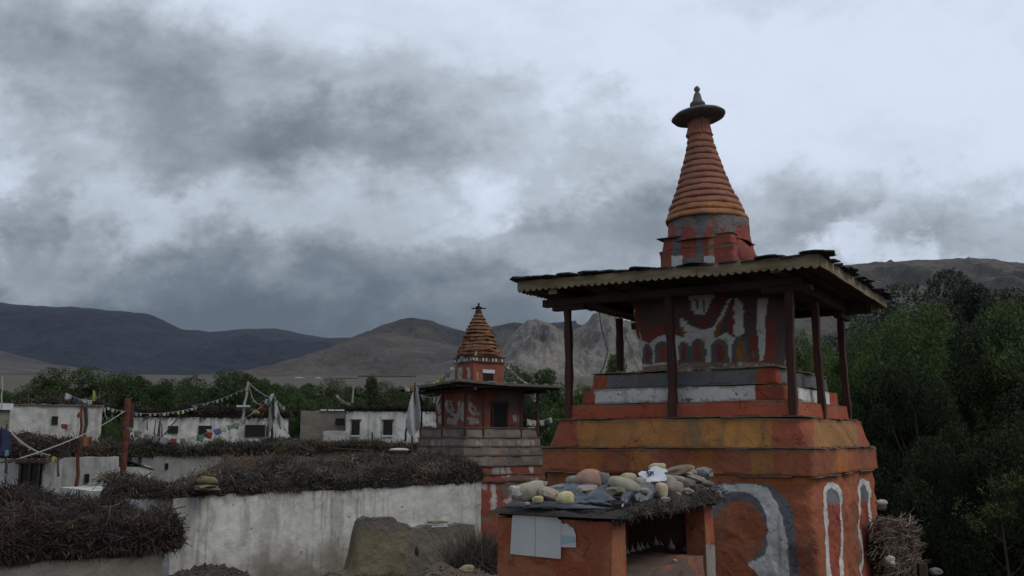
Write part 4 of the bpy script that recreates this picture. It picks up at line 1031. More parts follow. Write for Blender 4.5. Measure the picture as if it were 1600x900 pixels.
MB().add([mt @ p for p in v]+[mt @ (p+Vector((0, .003, 0))) for p in v], [(0, 1, 2, 3, 4, 5), (11, 10, 9, 8, 7, 6)]+[(k, 6+k, 6+(k+1) % 6, (k+1) % 6) for k in range(6)]).build('teal_print', M['paper_blue'], p3)

# small clay cones inside the shrine
def tsatsa(px, py, Y, s, label):
    p = U(px, py, Y); e = MB(); r = s*.5
    e.lathe([(r*.8, 0), (r, .02), (r*.98, r*.5), (r*.8, r*.9), (r*.45, r*1.25), (r*.38, r*1.5), (r*.2, r*2.1), (.004, r*2.5)], 14, 0, 0, .06, int(px))
    o = e.build('clay_cone', M['tsatsa'], label=label, cat='clay cone', group='small clay cones on the shrine ledge', smooth=True); o.location = p
tsatsa(1048, 859, 10.6, .105, 'pale clay cone, left of the two largest on the shrine ledge')
tsatsa(1071, 862, 10.9, .10, 'pale clay cone, right of the two largest on the shrine ledge')
tsatsa(1083, 862, 11.2, .085, 'clay cone nearest the right pillar of the shrine')
for i, (px, py, Y, s) in enumerate([(980, 867, 9.4, .06), (988, 865, 9.5, .07), (997, 861, 9.7, .075), (1003, 860, 9.8, .07), (1024, 852, 10.3, .08), (1011, 858, 10.1, .06), (972, 868, 9.3, .05), (1033, 854, 10.6, .06)]):
    tsatsa(px, py, Y, s, ['small cone beside the thin inner post', 'small cone at the left of the shaded row', 'cone in the middle of the shaded row', 'cone touching the middle one of the shaded row', 'cone just left of the pair of largest cones', 'tiny cone between the shaded row and the large pair', 'tiniest clay cone at the dark left end of the ledge', 'half hidden cone behind the left large cone'][i])
stone(1054, 876, 10.0, 8, 5, CR, 'tiny pale pebble on the sloping ledge inside the shrine')

# ------------------------------------------------------------------ twigs and brushwood
def twigs(name, paths, n, L, rad, parent=None, cols=((.055, .045, .038), (.115, .098, .085), (.19, .165, .145)), seed=0, green=0, core=True, droop=.25, label=None, cat=None, kind='stuff', outward=.75, curl=.25):
    """paths: list of (p0, p1, inward width, height0, height1, outward vector); brushwood stacked with its ends to the outside"""
    g = np.random.default_rng(seed); Vs, Fs, Cs, base = [], [], [], 0
    tot = sum((Vector(b)-Vector(a)).length for a, b, *_ in paths)
    for a, b, wd, h0, h1, outv in paths:
        a, b, outv = np.array(a, float), np.array(b, float), np.array(outv, float); outv /= np.linalg.norm(outv)
        ln = np.linalg.norm(b-a); m = int(n*ln/tot); al = (b-a)/ln
        s = g.random(m); q = g.random(m)
        h = h0+(h1-h0)*s; h = h*(.82+.32*vn(s*ln*1.1, 0, 0, seed)+.12*vn(s*ln*4, 5, 0, seed))
        phi = (q**.8)*math.pi*.62-.25           # 0 = straight out, pi/2 = up
        dirn = outv[None]*np.cos(phi)[:, None]+np.array([0, 0, 1.])[None]*np.sin(phi)[:, None]
        P = a+(b-a)*s[:, None]-outv*(wd*.35*np.clip(q-.45, 0, 1)/.55)[:, None]+np.array([0, 0, 1.])*(h*(.10+.82*q))[:, None]
        depth = g.uniform(-.10, .06, m); P += dirn*depth[:, None]*1.0
        back = q > .8; P[back] -= outv*(g.random(back.sum())*wd*.8)[:, None]
        D = dirn*outward+g.normal(0, .55, (m, 3))+al*g.normal(0, .35, m)[:, None]; D[:, 2] -= droop*g.random(m); D /= np.linalg.norm(D, axis=1)[:, None]
        ll = L*g.uniform(.35, 1.2, m); r = rad*g.uniform(.5, 1.4, m); big_ = g.random(m) < .025; r[big_] *= 2.0; ll[big_] *= 1.3
        P0 = P-D*(ll*.65)[:, None]; bend = g.normal(0, curl, (m, 3))*ll[:, None]*.4
        mid = P+bend*.5; P1 = P+D*(ll*.45)[:, None]+bend*1.2; P1[:, 2] -= ll*.1
        t = P1-P0; t /= np.linalg.norm(t, axis=1)[:, None]; u_ = np.cross(t, g.normal(size=(m, 3))); u_ /= np.linalg.norm(u_, axis=1)[:, None]; v_ = np.cross(t, u_)
        ring = []
        for c_, k in ((P0, 1.), (mid, .85), (P1, .3)):
            for an in (0, 2.094, 4.189): ring.append(c_+(u_*math.cos(an)+v_*math.sin(an))*(r*k)[:, None])
        V = np.stack(ring, 1).reshape(-1, 3); F0 = []
        for i in range(2):
            for k in range(3): F0.append((i*3+k, i*3+(k+1) % 3, i*3+3+(k+1) % 3, i*3+3+k))
        Fq = (np.array(F0)[None]+(np.arange(m)*9)[:, None, None]).reshape(-1, 4)+base
        pal = np.array(cols); w = g.random(m); cc = np.where((w < .5)[:, None], pal[0], np.where((w < .86)[:, None], pal[1], pal[2]))*g.uniform(.7, 1.3, (m, 1))
        cl = fbm(s*ln*1.3, q*3, 0, seed+21, 3)[:, None]; cc = cc*(1+.55*cl)*np.where(cl > 0, np.array([1.12, .98, .84]), np.array([1., 1., 1.]))
        if green: gm = (vn(s*ln*.8, q*2, 0, seed+9) > 1-2*green)[:, None]; cc = np.where(gm, cc*np.array([.9, 1.12, .75]), cc)
        Vs.append(V); Fs.append(Fq); Cs.append(np.repeat(cc, 9, 0)); base += len(V)
        if core:
            ns, nq = max(6, int(ln/.12)), 12; I, J = np.meshgrid(np.linspace(-.01, 1.01, ns), np.linspace(0, 1, nq), indexing='ij')
            tp = np.clip(np.minimum(I+.01, 1.01-I)*ln/.35, 0, 1)**.5; hh = (h0+(h1-h0)*I)*(.80+.3*vn(I*ln*1.1, 0, 0, seed))*tp; ang = J*math.pi
            Pc = a+(b-a)*I[..., None]+outv*(-wd*.5+(wd*.5+.02)*np.cos(ang)*tp)[..., None]+np.array([0, 0, 1.])*(hh*.86*np.sin(ang)**.7)[..., None]
            Pc += .06*np.stack([fbm(I*ln*3, J*5, k, seed, 3) for k in (1, 2, 3)], -1)
            Vs.append(Pc.reshape(-1, 3)); Fs.append(grid_faces(ns, nq)+base); Cs.append(np.tile(pal[0]*.6, (ns*nq, 1))); base += ns*nq
    V = np.concatenate(Vs)
    if parent is not None: V = V-np.array(parent.location)
    return quick(name, V, np.concatenate(Fs), M['twig'], parent, np.concatenate(Cs), kind=kind, label=label, cat=cat)

A_, B_, C_ = xz(.10, -.08, zt+.0), xz(.12, SL+.1, zt+.02), xz(-SW, -.1, zt)
if True:
    ca, sa = math.cos(sh.rotation_euler.z), math.sin(sh.rotation_euler.z)
    o = twigs('roof_twigs', [(A_, B_, .35, .10, .28, (ca, sa, 0))], 1300, .10, .0035, None, cols=((.028, .024, .022), (.06, .05, .045), (.14, .12, .10)), seed=77, outward=.6, droop=.7, core=False)
    o.parent = sh; o.matrix_parent_inverse = (Matrix.Translation(sh.location) @ Matrix.Rotation(sh.rotation_euler.z, 4, 'Z')).inverted()
def wall_col(base=WHITE, low=(.20, .18, .15), z0=0, z1=.9, amount=1.):
    def f(px, py, W_, Q):
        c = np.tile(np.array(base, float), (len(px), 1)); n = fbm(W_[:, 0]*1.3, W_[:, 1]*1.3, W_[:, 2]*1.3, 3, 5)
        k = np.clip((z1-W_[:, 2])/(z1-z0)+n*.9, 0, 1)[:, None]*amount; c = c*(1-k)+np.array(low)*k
        n2 = fbm((W_[:, 0]+W_[:, 1])*2.3+.6*vn(W_[:, 2]*1.5, W_[:, 0], 0, 2), 0, W_[:, 2]*.6, 8, 5); k2 = np.clip((n2-.12)*2.0, 0, .42)[:, None]; c = c*(1-k2)+np.array((.20, .185, .155))*k2
        n5 = fbm((W_[:, 0]+W_[:, 1])*11+.5*vn(W_[:, 2]*2, W_[:, 0], 0, 6), 0, W_[:, 2]*.45, 18, 3); k5 = (np.clip((n5-.22)*5, 0, .5)*np.clip(.5+fbm(W_[:, 0]*.6, W_[:, 1]*.6, W_[:, 2]*.6, 44, 3)*2, 0, 1))[:, None]; c = c*(1-k5)+np.array((.17, .155, .13))*k5
        n3 = vn(W_[:, 0]*7, W_[:, 1]*7, W_[:, 2]*9, 5); c[n3 > .88] = (.12, .105, .09)
        n4 = fbm(W_[:, 0]*.7, W_[:, 1]*.7, W_[:, 2]*.9, 31, 4); k4 = np.clip((n4-.05)*1.6, 0, .35)[:, None]; c = c*(1-k4)+np.array((.27, .26, .24))*k4
        return c
    return f
def house(name, label, p0, p1, depth, z0, z1, col, mat='limewash', res=.06, amp=.03, seed=0, cat='house'):
    """rectangular flat-roofed block: front wall runs from p0 (left) to p1 (right) seen from the camera, extending away by depth"""
    p0, p1 = Vector(p0), Vector(p1); d = p1-p0; ang = math.atan2(d.y, d.x); L = d.length
    e = empty(name, (p0.x, p0.y, 0), ang, label=label, cat=cat)
    slab('wall', 0, L, 0, depth, z0, z1, col, e, M[mat], res, amp, seed)
    return e, L, ang
def lw(e, x, y, z):
    c_, s_ = math.cos(e.rotation_euler.z), math.sin(e.rotation_euler.z); return Vector((e.location.x+x*c_-y*s_, e.location.y+x*s_+y*c_, z))
def brush_on(e, edges, n, L, rad, seed, z, h, wd, **k):
    """edges: list of (x0,y0,x1,y1,outx,outy,h0,h1) in the house frame"""
    c_, s_ = math.cos(e.rotation_euler.z), math.sin(e.rotation_euler.z); paths = []
    for x0, y0, x1, y1, ox, oy, h0, h1 in edges:
        paths.append((lw(e, x0, y0, z), lw(e, x1, y1, z), wd, h0, h1, (ox*c_-oy*s_, ox*s_+oy*c_, 0)))
    o = twigs('brushwood', paths, n, L, rad, None, seed=seed, **k)
    o.parent = e; o.matrix_parent_inverse = (Matrix.Translation(e.location) @ Matrix.Rotation(e.rotation_euler.z, 4, 'Z')).inverted()
    return o
def front_x(e, px):      # x along the front wall seen at photo column px (at eye level)
    c_, s_ = math.cos(e.rotation_euler.z), math.sin(e.rotation_euler.z); k = (px-800)/F/math.cos(PITCH)*.985
    ox, oy = e.location.x, e.location.y; return (k*oy-ox)/(c_-k*s_)
def window(e, pxa, pxb, za, zb, bars=2, frame=.05, surround=None, panes=1):
    xa, xb = front_x(e, pxa), front_x(e, pxb)
    w = MB(); f = frame
    for b in ((xa, xb, za, za+f), (xa, xb, zb-f, zb), (xa, xa+f, za+f, zb-f), (xb-f, xb, za+f, zb-f)): w.box(b[0], b[1], -.075, .05, b[2], b[3])
    o = w.build('window', M['window_frame'], e)
    mb = MB(); mb.box(xa+f, xb-f, -.045, -.040, za+f, zb-f); mb.build('pane', M['window_dark'], o)
    for i in range(bars):
        x = xa+f+(xb-xa-2*f)*(i+1)/(bars+1); mb = MB(); mb.box(x-.015, x+.015, -.066, -.047, za+f, zb-f); mb.build('bar', M['dark_wood' if surround is None else 'window_frame'], o)
    return o

# near house, lower left
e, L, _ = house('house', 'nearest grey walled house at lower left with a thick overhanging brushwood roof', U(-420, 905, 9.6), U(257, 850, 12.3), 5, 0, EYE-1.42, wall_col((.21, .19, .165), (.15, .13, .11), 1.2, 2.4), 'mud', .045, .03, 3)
zr = EYE-1.44
brush_on(e, [(1.2, 0, L+.22, 0, 0, -1, .78, .82), (1.2, 1.4, L, 1.4, 0, -1, 1.1, .98), (L+.05, 0, L+.05, 4.5, 1, 0, .8, .8)], 44000, .25, .0055, 5, zr, .7, .8, cols=((.026, .021, .020), (.052, .043, .039), (.105, .092, .085)), droop=.5)
twg = [(px, py) for px, py in ((95, 757), (165, 780), (300, 0))]
# long whitewashed house in the middle
mA, mB = U(268, 772, 24.5), U(752, 748, 33.2)
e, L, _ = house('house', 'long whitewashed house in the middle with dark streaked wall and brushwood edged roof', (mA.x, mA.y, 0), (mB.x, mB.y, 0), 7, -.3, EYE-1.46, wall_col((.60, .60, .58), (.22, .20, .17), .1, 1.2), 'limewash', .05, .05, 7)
zr = EYE-1.48
xb_ = front_x(e, 316)
slab('buttress', 0, xb_, -.12, 0.02, -.3, EYE-1.50, wall_col((.50, .50, .48), (.3, .28, .25), 0, .3), e, M['limewash'], .06, .03, 9)
brush_on(e, [(-1.6, 0, front_x(e, 480), 0, 0, -1, .62, .66), (front_x(e, 470), 0, L+.05, 0, 0, -1, .72, .88), (L, 0, L, 6, 1, 0, .85, .85), (front_x(e, 480), 1.3, L, 1.3, 0, -1, 1.0, 1.1)], 60000, .30, .0085, 6, zr, .7, 1.0, green=.12, cols=((.042, .036, .032), (.095, .082, .072), (.20, .178, .160)))
brush_on(e, [(front_x(e, 470), 3.5, L, 3.5, 0, -1, 1.0, 1.0)], 6000, .36, .010, 16, zr, .7, 2.5, cols=((.07, .052, .042), (.12, .09, .075), (.17, .14, .12)))
# clod of grass at the brush edge and plastic scrap
o = stone(324, 752, 24.9, 30, 16, (.17, .145, .085), 'tan clod of straw poking out under the brushwood of the long house', rough=.35, cat='straw clod', name='straw_clod'); 
stone(322, 762, 24.7, 36, 8, (.15, .13, .085), 'flat tan straw layer just under the straw clod', rough=.35, cat='straw clod', name='straw_clod')
stone(623, 703, 33.0, 32, 5, (.52, .52, .50), 'white plastic scrap lying on the brushwood of the long house roof', cat='plastic scrap', name='plastic_scrap', rot=-20)
# gray lengths of stick resting
mb = MB(); mb.tube([U(512, 700, 35), U(580, 704, 34.5)], .03, 5); mb.build('roof_pole', M['bark'], label='thin straight grey pole lying on the brown part of the roof', cat='pole')
# house behind, wall strip between the two brush rows
hA, hB = U(222, 715, 41), U(478, 709, 44.5)
e, L, _ = house('house', 'low whitewashed house strip between two rows of brushwood with one tiny window', (hA.x, hA.y, 0), (hB.x, hB.y, 0), 8, .5, EYE-.70, wall_col((.36, .36, .35), (.25, .24, .22), 0, 1.6), 'limewash', .08, .04, 11)
window(e, 266.5, 271.5, EYE-1.28, EYE-1.02, 0, .02)
brush_on(e, [(-7.6, 0, L+.3, 0, 0, -1, .82, .86), (L+.2, 0, L+.2, 6, 1, 0, .8, .8)], 15000, .45, .015, 8, EYE-.72, .8, 1.6, green=.3, cols=((.040, .036, .032), (.080, .074, .064), (.15, .135, .12)))
# brushwood of a further low roof right of it, reaching the small stupa
fA, fB = U(455, 700, 47), U(700, 700, 47)
e, L, _ = house('house', 'low mud house behind the long one whose roof is all brushwood', (fA.x, fA.y, 0), (fB.x, fB.y, 0), 6, .5, EYE-.55, wall_col((.2, .18, .15), (.15, .13, .11), 0, 1.6), 'mud', .15, .04, 12)
brush_on(e, [(-.5, 0, L, 0, 0, -1, .55, .62)], 8000, .5, .016, 18, EYE-.55, .8, 2., green=.5, cols=((.035, .032, .026), (.075, .066, .055), (.14, .12, .105)))
# left middle house with gable step and tiny window
gA, gB = U(88, 713, 33), U(186, 713, 34)
e, L, _ = house('house', 'small whitewashed house with one tiny window behind the nearest brushwood', (gA.x, gA.y, 0), (gB.x, gB.y, 0), 3.5, 0, EYE-.60, wall_col((.40, .41, .41), (.3, .3, .28), 0, 1.6), 'limewash', .07, .04, 13)
window(e, 144.5, 151.5, EYE-1.5, EYE-1.2, 0, .025)
slab('lean_to_wall', L, L+1.15, .25, 3, 0, EYE-.98, wall_col((.46, .46, .45), (.4, .4, .38), 0, 1.6), e, M['limewash'], .08, .03, 14)
mb = MB(); pp = [(L-.02, .2, EYE-.62), (L+1.25, .2, EYE-1.12), (L+1.25, 3.1, EYE-1.12), (L-.02, 3.1, EYE-.62)]
mb.add([(x, y, z) for x, y, z in pp]+[(x, y, z+.05) for x, y, z in pp], [(3, 2, 1, 0), (4, 5, 6, 7), (0, 1, 5, 4), (1, 2, 6, 5), (2, 3, 7, 6), (3, 0, 4, 7)]); mb.build('lean_to_roof', M['dark_wood'], e)
brush_on(e, [(-2.6, .6, L, .6, 0, -1, .72, .72)], 6000, .4, .013, 28, EYE-.60, .8, 1.6, cols=((.040, .034, .030), (.085, .074, .064), (.15, .135, .12)))
# open shed left of it
sA, sB = U(-60, 712, 31), U(88, 712, 31)
e, L, _ = house('house', 'whitewashed house with a dark open doorway at the left edge', (sA.x, sA.y, 0), (sB.x-.0, sB.y, 0), .5, 0, EYE-.60, wall_col((.38, .39, .40), (.3, .3, .28), 0, 1.4), 'limewash', .07, .04, 23)
x0_, x1_ = front_x(e, 44), front_x(e, 80)
mb = MB(); mb.box(x0_, x1_, -.06, -.04, .3, EYE-.78); mb.build('doorway', M['window_dark'], e)
mb = MB(); mb.box(x0_-.1, x1_+.1, -.14, -.0, EYE-.78, EYE-.66); mb.build('lintel', M['dark_wood'], e, bevel=.01)
for i in range(3):
    x = x0_+(x1_-x0_)*(.05+.4*i); mb = MB(); mb.tube([(x, -.12, .3), (x+.04, -.12, EYE-.80)], .035, 6); mb.build('post', M['dark_wood'], e)
for i in range(7):
    x = x0_-.2+i*.24; mb = MB(); mb.tube([(x, -.8, EYE-.72), (x+.03, .3, EYE-.58)], .03, 5); mb.build('rafter', M['dark_wood'], e)
brush_on(e, [(-1, .1, L, .1, 0, -1, .75, .75)], 6500, .4, .013, 29, EYE-.58, .8, 1.4, cols=((.032, .026, .024), (.07, .058, .052), (.13, .112, .104)))
# back white houses
def back_house(label, pxa, pxb, Y, ytop, zroof_h, seed, base=(.60, .60, .58), turn=0, dark_roof=True, low=1.0, dep=6):
    a, b = U(pxa, ytop, Y), U(pxb, ytop, Y); zt_ = a.z
    b = U(pxb, ytop, Y+max(0, -(b.x-a.x)*b.x/b.y))
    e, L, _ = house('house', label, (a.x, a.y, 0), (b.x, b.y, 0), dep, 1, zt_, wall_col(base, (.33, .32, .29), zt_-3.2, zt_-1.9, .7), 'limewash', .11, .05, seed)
    return e, L, zt_
e, L, z = back_house('wide whitewashed house with a cracked wall and one small window, at far left', 15, 161, 52, 633, 0, 31, (.52, .52, .50))
window(e, 87, 96.5, EYE+.88, EYE+1.35, 1, .05)
mb = MB(); x = front_x(e, 138)
mb.tube([(x, -.07, z-.05), (x+.05, -.08, z-.5), (x+.12, -.07, z-1.0), (x+.04, -.08, z-1.5), (x+.08, -.1, z-1.9)], [.11, .09, .1, .08, .05], 7); mb.build('mud_drainpipe', M['bark'], e)
for i in range(26):
    x = front_x(e, 15+i*5.8); mb = MB(); g_ = rnd
    mb.box(x-.12, x+.14, -.12, .5, z+.004, z+.05+g_.uniform(0, .08)); mb.build('coping_stone', M['ledge'], e)
brush_on(e, [(.2, .5, L, .5, 0, -1, .35, .55)], 1600, .7, .03, 33, z+.03, .5, 2, cols=((.04, .036, .03), (.075, .07, .06), (.12, .11, .1)))
e, L, z = back_house('long low whitewashed house with two small windows and a wide dark one', 205, 451, 50, 652, 0, 37)
window(e, 268, 283.5, EYE+.35, EYE+.76, 3, .05); window(e, 315, 335.5, EYE+.20, EYE+.78, 1, .06); window(e, 387, 418.5, EYE+.15, EYE+.83, 5, .07)
brush_on(e, [(0, .1, L, .1, 0, -1, .72, .80)], 7500, .5, .028, 41, z, .5, 3, cols=((.022, .020, .018), (.036, .032, .028), (.06, .052, .045)), green=.4)
e, L, z = back_house('white house with two dark barred windows and a neat brushwood roof edge', 541, 690, 56, 643, 0, 43)
for a, b in ((552, 564.5), (601, 615)):
    w = window(e, a, b, EYE+.30, EYE+1.15, 4, .08); xa, xb = front_x(e, a), front_x(e, b)
    mb = MB(); mb.box(xa-.09, xb+.09, -.085, -.01, EYE+1.16, EYE+1.23); mb.build('lintel', M['black_band'], w)
    mb = MB(); mb.box(xa-.05, xb+.05, -.10, -.01, EYE+.20, EYE+.29); mb.build('sill', M['cloth'], w)
brush_on(e, [(0, .1, L, .1, 0, -1, .42, .45)], 3200, .45, .028, 44, z, .5, 3, cols=((.022, .020, .018), (.034, .031, .028), (.055, .05, .045)), outward=1.2)
mb = MB(); x = front_x(e, 585); mb.tube([(x, -.5, .8), (x, -.5, EYE+.45)], .05, 6); mb.build('fence_post', M['dark_wood'], label=None); o = bpy.data.objects['fence_post']; o.location = e.location; o.rotation_euler = e.rotation_euler; tag(o, 'short dark post standing between the two barred windows of the white house', 'post')
e, L, z = back_house('grey brown mud house left of the white house with two barred windows', 470, 541, 58, 642, 0, 47, (.17, .155, .13))
window(e, 527, 540, EYE+.95, EYE+1.35, 2, .04)
for i, (a, b) in enumerate(((503, 512), (515, 524), (525, 540))):
    mb = MB(); mb.box(front_x(e, a), front_x(e, b), -.12, .3, z+.01, z+.10); mb.build('coping_stone', M['cloth'], e)
e2, L, z = back_house('low white plinth wall in front of the grey brown mud house', 505, 543, 55, 673, 0, 48, (.42, .42, .40), dep=.4); e2['category'] = 'wall'
e, L, z = back_house('short white house wing with a small dark slate awning, left of the small stupa', 655, 700, 50, 662, 0, 49, dep=2)
brush_on(e, [(front_x(e, 659), 0, front_x(e, 697), 0, 0, -1, .34, .34)], 900, .3, .03, 50, EYE+.45, .3, .5, cols=((.04, .036, .03), (.06, .055, .05), (.1, .09, .08)))
e, L, z = back_house('tiny white house seen under the canopy right of the small stupa', 825, 858, 60, 668, 0, 51, dep=3)
e, L, z = back_house('low grey house end at the extreme left edge', -40, 16, 48, 640, 0, 52, (.22, .20, .17))
mb = MB(); mb.box(0, L+.1, -.2, .3, z+.01, z+.35); mb.build('parapet', M['cloth'], e)

# ------------------------------------------------------------------ yard wall in front of the long house
def yard_wall():
    pts = [(528, 896), (544, 886), (550, 862), (555, 825), (561, 809), (570, 806), (612, 807), (617, 814), (632, 818), (640, 827), (652, 825), (658, 824), (700, 826), (720, 822), (737, 826)]
    a, b = U(528, 850, 25.5), U(742, 850, 27.5); d = Vector((b.x-a.x, b.y-a.y)); L = d.length; ang = math.atan2(d.y, d.x)
    e = empty('yard_wall', (a.x, a.y, 0), ang, label='ruined low mud yard wall, stepped top and one small hole, before the long white house', cat='wall')
    n, m, th = 130, 50, .38; xs = np.linspace(0, L, n); pxs = np.linspace(528, 742, n); top = np.interp(pxs, [p[0] for p in pts], [p[1] for p in pts])
    zt_ = np.array([U(p, t, 26.5).z for p, t in zip(pxs, top)]); zt_ += .07*fbm(xs*5, 0, 0, 4, 5, .65)
    I, J = np.meshgrid(np.arange(n), np.linspace(0, 1, m), indexing='ij'); Z = J*zt_[I]; X = xs[I]
    k = .07*fbm(X*1.6, Z*1.6, 0, 5, 6, .6)
    V = np.concatenate([np.stack([X, k-(1-J)*.1, Z], -1).reshape(-1, 3), np.stack([X, th+k, Z], -1).reshape(-1, 3)])
    f = grid_faces(n, m); F2 = [f, f[:, ::-1]+n*m]; i = np.arange(n-1)*m+m-1; F2.append(np.stack([i, i+m, i+m+n*m, i+n*m], -1)); j = np.arange(m-1)
    for o_ in (0, (n-1)*m): F2.append(np.stack([o_+j, o_+j+1, o_+j+1+n*m, o_+j+n*m], -1))
    W_ = to_world(V.copy(), e); px, py = PX(W_); nz = fbm(W_[:, 0]*2, W_[:, 1]*2, W_[:, 2]*2, 6, 4)
    c = np.tile(np.array((.175, .152, .105)), (len(V), 1))*(1+.3*fbm(W_[:, 0]*3, W_[:, 1], W_[:, 2]*1.2, 16, 4))[:, None]; c[(py < 832+9*nz) & (px < 640)] = (.13, .115, .10); c[(py < 816+4*nz)] = (.11, .105, .10)
    c[(px > 640+14*nz)] = (.15, .135, .115); c[(px > 715+10*nz) & (py > 840)] = (.21, .12, .085)
    quick('wall', V, np.concatenate(F2), M['mud'], e, c)
    hx = L*(646-528)/214; hz = U(646, 865, 26.4).z
    me = stone_mesh('hole', .07, .05, .17, 3, M['dark_in'], 2, .3); o = link(bpy.data.objects.new('hole', me), e); o.location = (hx, -.03, hz)
    mb = MB(); z = U(682, 820, 26.5).z; x0_, x1_ = L*(670-528)/214, L*(696-528)/214
    mb.box(x0_, x1_, -.05, .3, z, z+.05); mb.build('flat_stone', M['ledge'], e, bevel=.01)
    mb = MB(); mb.box(x0_, x1_, -.02, .2, z-.10, z-.055); mb.build('lime_patch', M['cloth'], e)
yard_wall()
def rubble(name, label, px0, px1, Y, yt, w, n, seed, col, cat='rubble'):
    """low heap of broken mud lumps on the ground"""
    import bmesh
    a, b = U(px0, 890, Y), U(px1, 890, Y); g = np.random.default_rng(seed); V, Fq, C, k = [], [], [], 0
    nx, ny = 70, 26; I, J = np.meshgrid(np.linspace(0, 1, nx), np.linspace(0, 1, ny), indexing='ij')
    X = a.x+(b.x-a.x)*I; Yy = Y-w/2+w*J; H = U((px0+px1)/2, yt, Y).z
    zz = (H*.85*np.clip(np.sin(np.pi*I)*2.2, 0, 1)**.7*np.clip(np.sin(np.pi*J)*1.5, 0, 1))*(.72+.45*fbm(X*.8, Yy*.8, 0, seed, 4))+.08*fbm(X*4, Yy*4, 0, seed, 4)+gz(X, Yy)*0+.02
    V.append(np.stack([X, Yy, zz], -1).reshape(-1, 3)); Fq.append(grid_faces(nx, ny)); C.append(np.tile(np.array(col)*.8, (nx*ny, 1))); k = nx*ny
    cube = np.array([[x, y, z] for x in (-1, 1) for y in (-1, 1) for z in (-1, 1)], float); cf = np.array([[0, 1, 3, 2], [4, 6, 7, 5], [0, 4, 5, 1], [2, 3, 7, 6], [0, 2, 6, 4], [1, 5, 7, 3]])
    for _ in range(n):
        i, j = g.integers(2, nx-2), g.integers(2, ny-2); s = g.uniform(.01, .034); M3 = np.linalg.qr(g.normal(size=(3, 3)))[0]
        q = (cube*g.uniform(.6, 1.2, (8, 3))*s) @ M3+np.array([X[i, j], Yy[i, j], zz[i, j]+s*.3]); V.append(q); Fq.append(cf+k); k += 8; C.append(np.tile(np.array(col)*g.uniform(.6, 1.6), (8, 1)))
    return quick(name, np.concatenate(V), np.concatenate(Fq), M['mud'], None, np.concatenate(C), label=label, cat=cat, kind='stuff')
rubble('rubble', 'dark earth mound against the left end of the long house', 245, 400, 23.6, 876, 1.6, 500, 3, (.075, .062, .052))
rubble('rubble', 'dark broken mud lumps in front of the yard wall', 520, 660, 24.2, 880, 1.2, 300, 4, (.09, .075, .05))
rubble('rubble', 'brown earth and twigs between yard wall and shrine', 640, 800, 23, 878, 2.5, 420, 5, (.13, .10, .08))
rubble('rubble', 'earth strip along the bottom left of the yard', 380, 560, 23.4, 884, 1.4, 240, 6, (.11, .095, .08))
stone(730, 889, 22.3, 24, 11, (.34, .27, .18), 'pale tan stone lying on the earth left of the shrine', rough=.25)
# dead shrub between yard wall and shrine
def shrub():
    g = np.random.default_rng(11); b = U(752, 880, 25.0); m = 3400
    a = g.uniform(0, 6.28, m); el_ = g.uniform(.5, 1.55, m); D = np.stack([np.cos(a)*np.cos(el_), np.sin(a)*np.cos(el_)*.7, np.sin(el_)], 1)
    start = np.stack([g.normal(0, .38, m), g.normal(0, .25, m), g.uniform(0, .9, m)], 1); ll = g.uniform(.3, .95, m)
    e1 = start+D*ll[:, None]*.55; e2 = e1+D*ll[:, None]*.5+g.normal(0, .08, (m, 3)); e2[:, 2] -= .12*ll*g.random(m)
    t = D; u_ = np.cross(t, g.normal(size=(m, 3))); u_ /= np.linalg.norm(u_, axis=1)[:, None]; v_ = np.cross(t, u_); r = g.uniform(.004, .011, m)
    V = np.stack([c_+(u_*math.cos(an)+v_*math.sin(an))*(r*k)[:, None] for c_, k in ((start, 1), (e1, .8), (e2, .4)) for an in (0, 2.09, 4.19)], 1).reshape(-1, 3)
    F0 = np.array([(i*3+k, i*3+(k+1) % 3, i*3+3+(k+1) % 3, i*3+3+k) for i in range(2) for k in range(3)])
    c = np.repeat(np.where(g.random(m)[:, None] < .6, np.array([[.05, .048, .038]]), np.array([[.12, .10, .08]]))*g.uniform(.7, 1.4, (m, 1)), 9, 0)
    V[:, :] += np.array([b.x, b.y, .0])
    quick('shrub', V, (F0[None]+(np.arange(m)*9)[:, None, None]).reshape(-1, 4), M['twig'], None, c, label='wiry grey dead shrub between the yard wall and the stone roofed shrine', cat='shrub')
shrub()
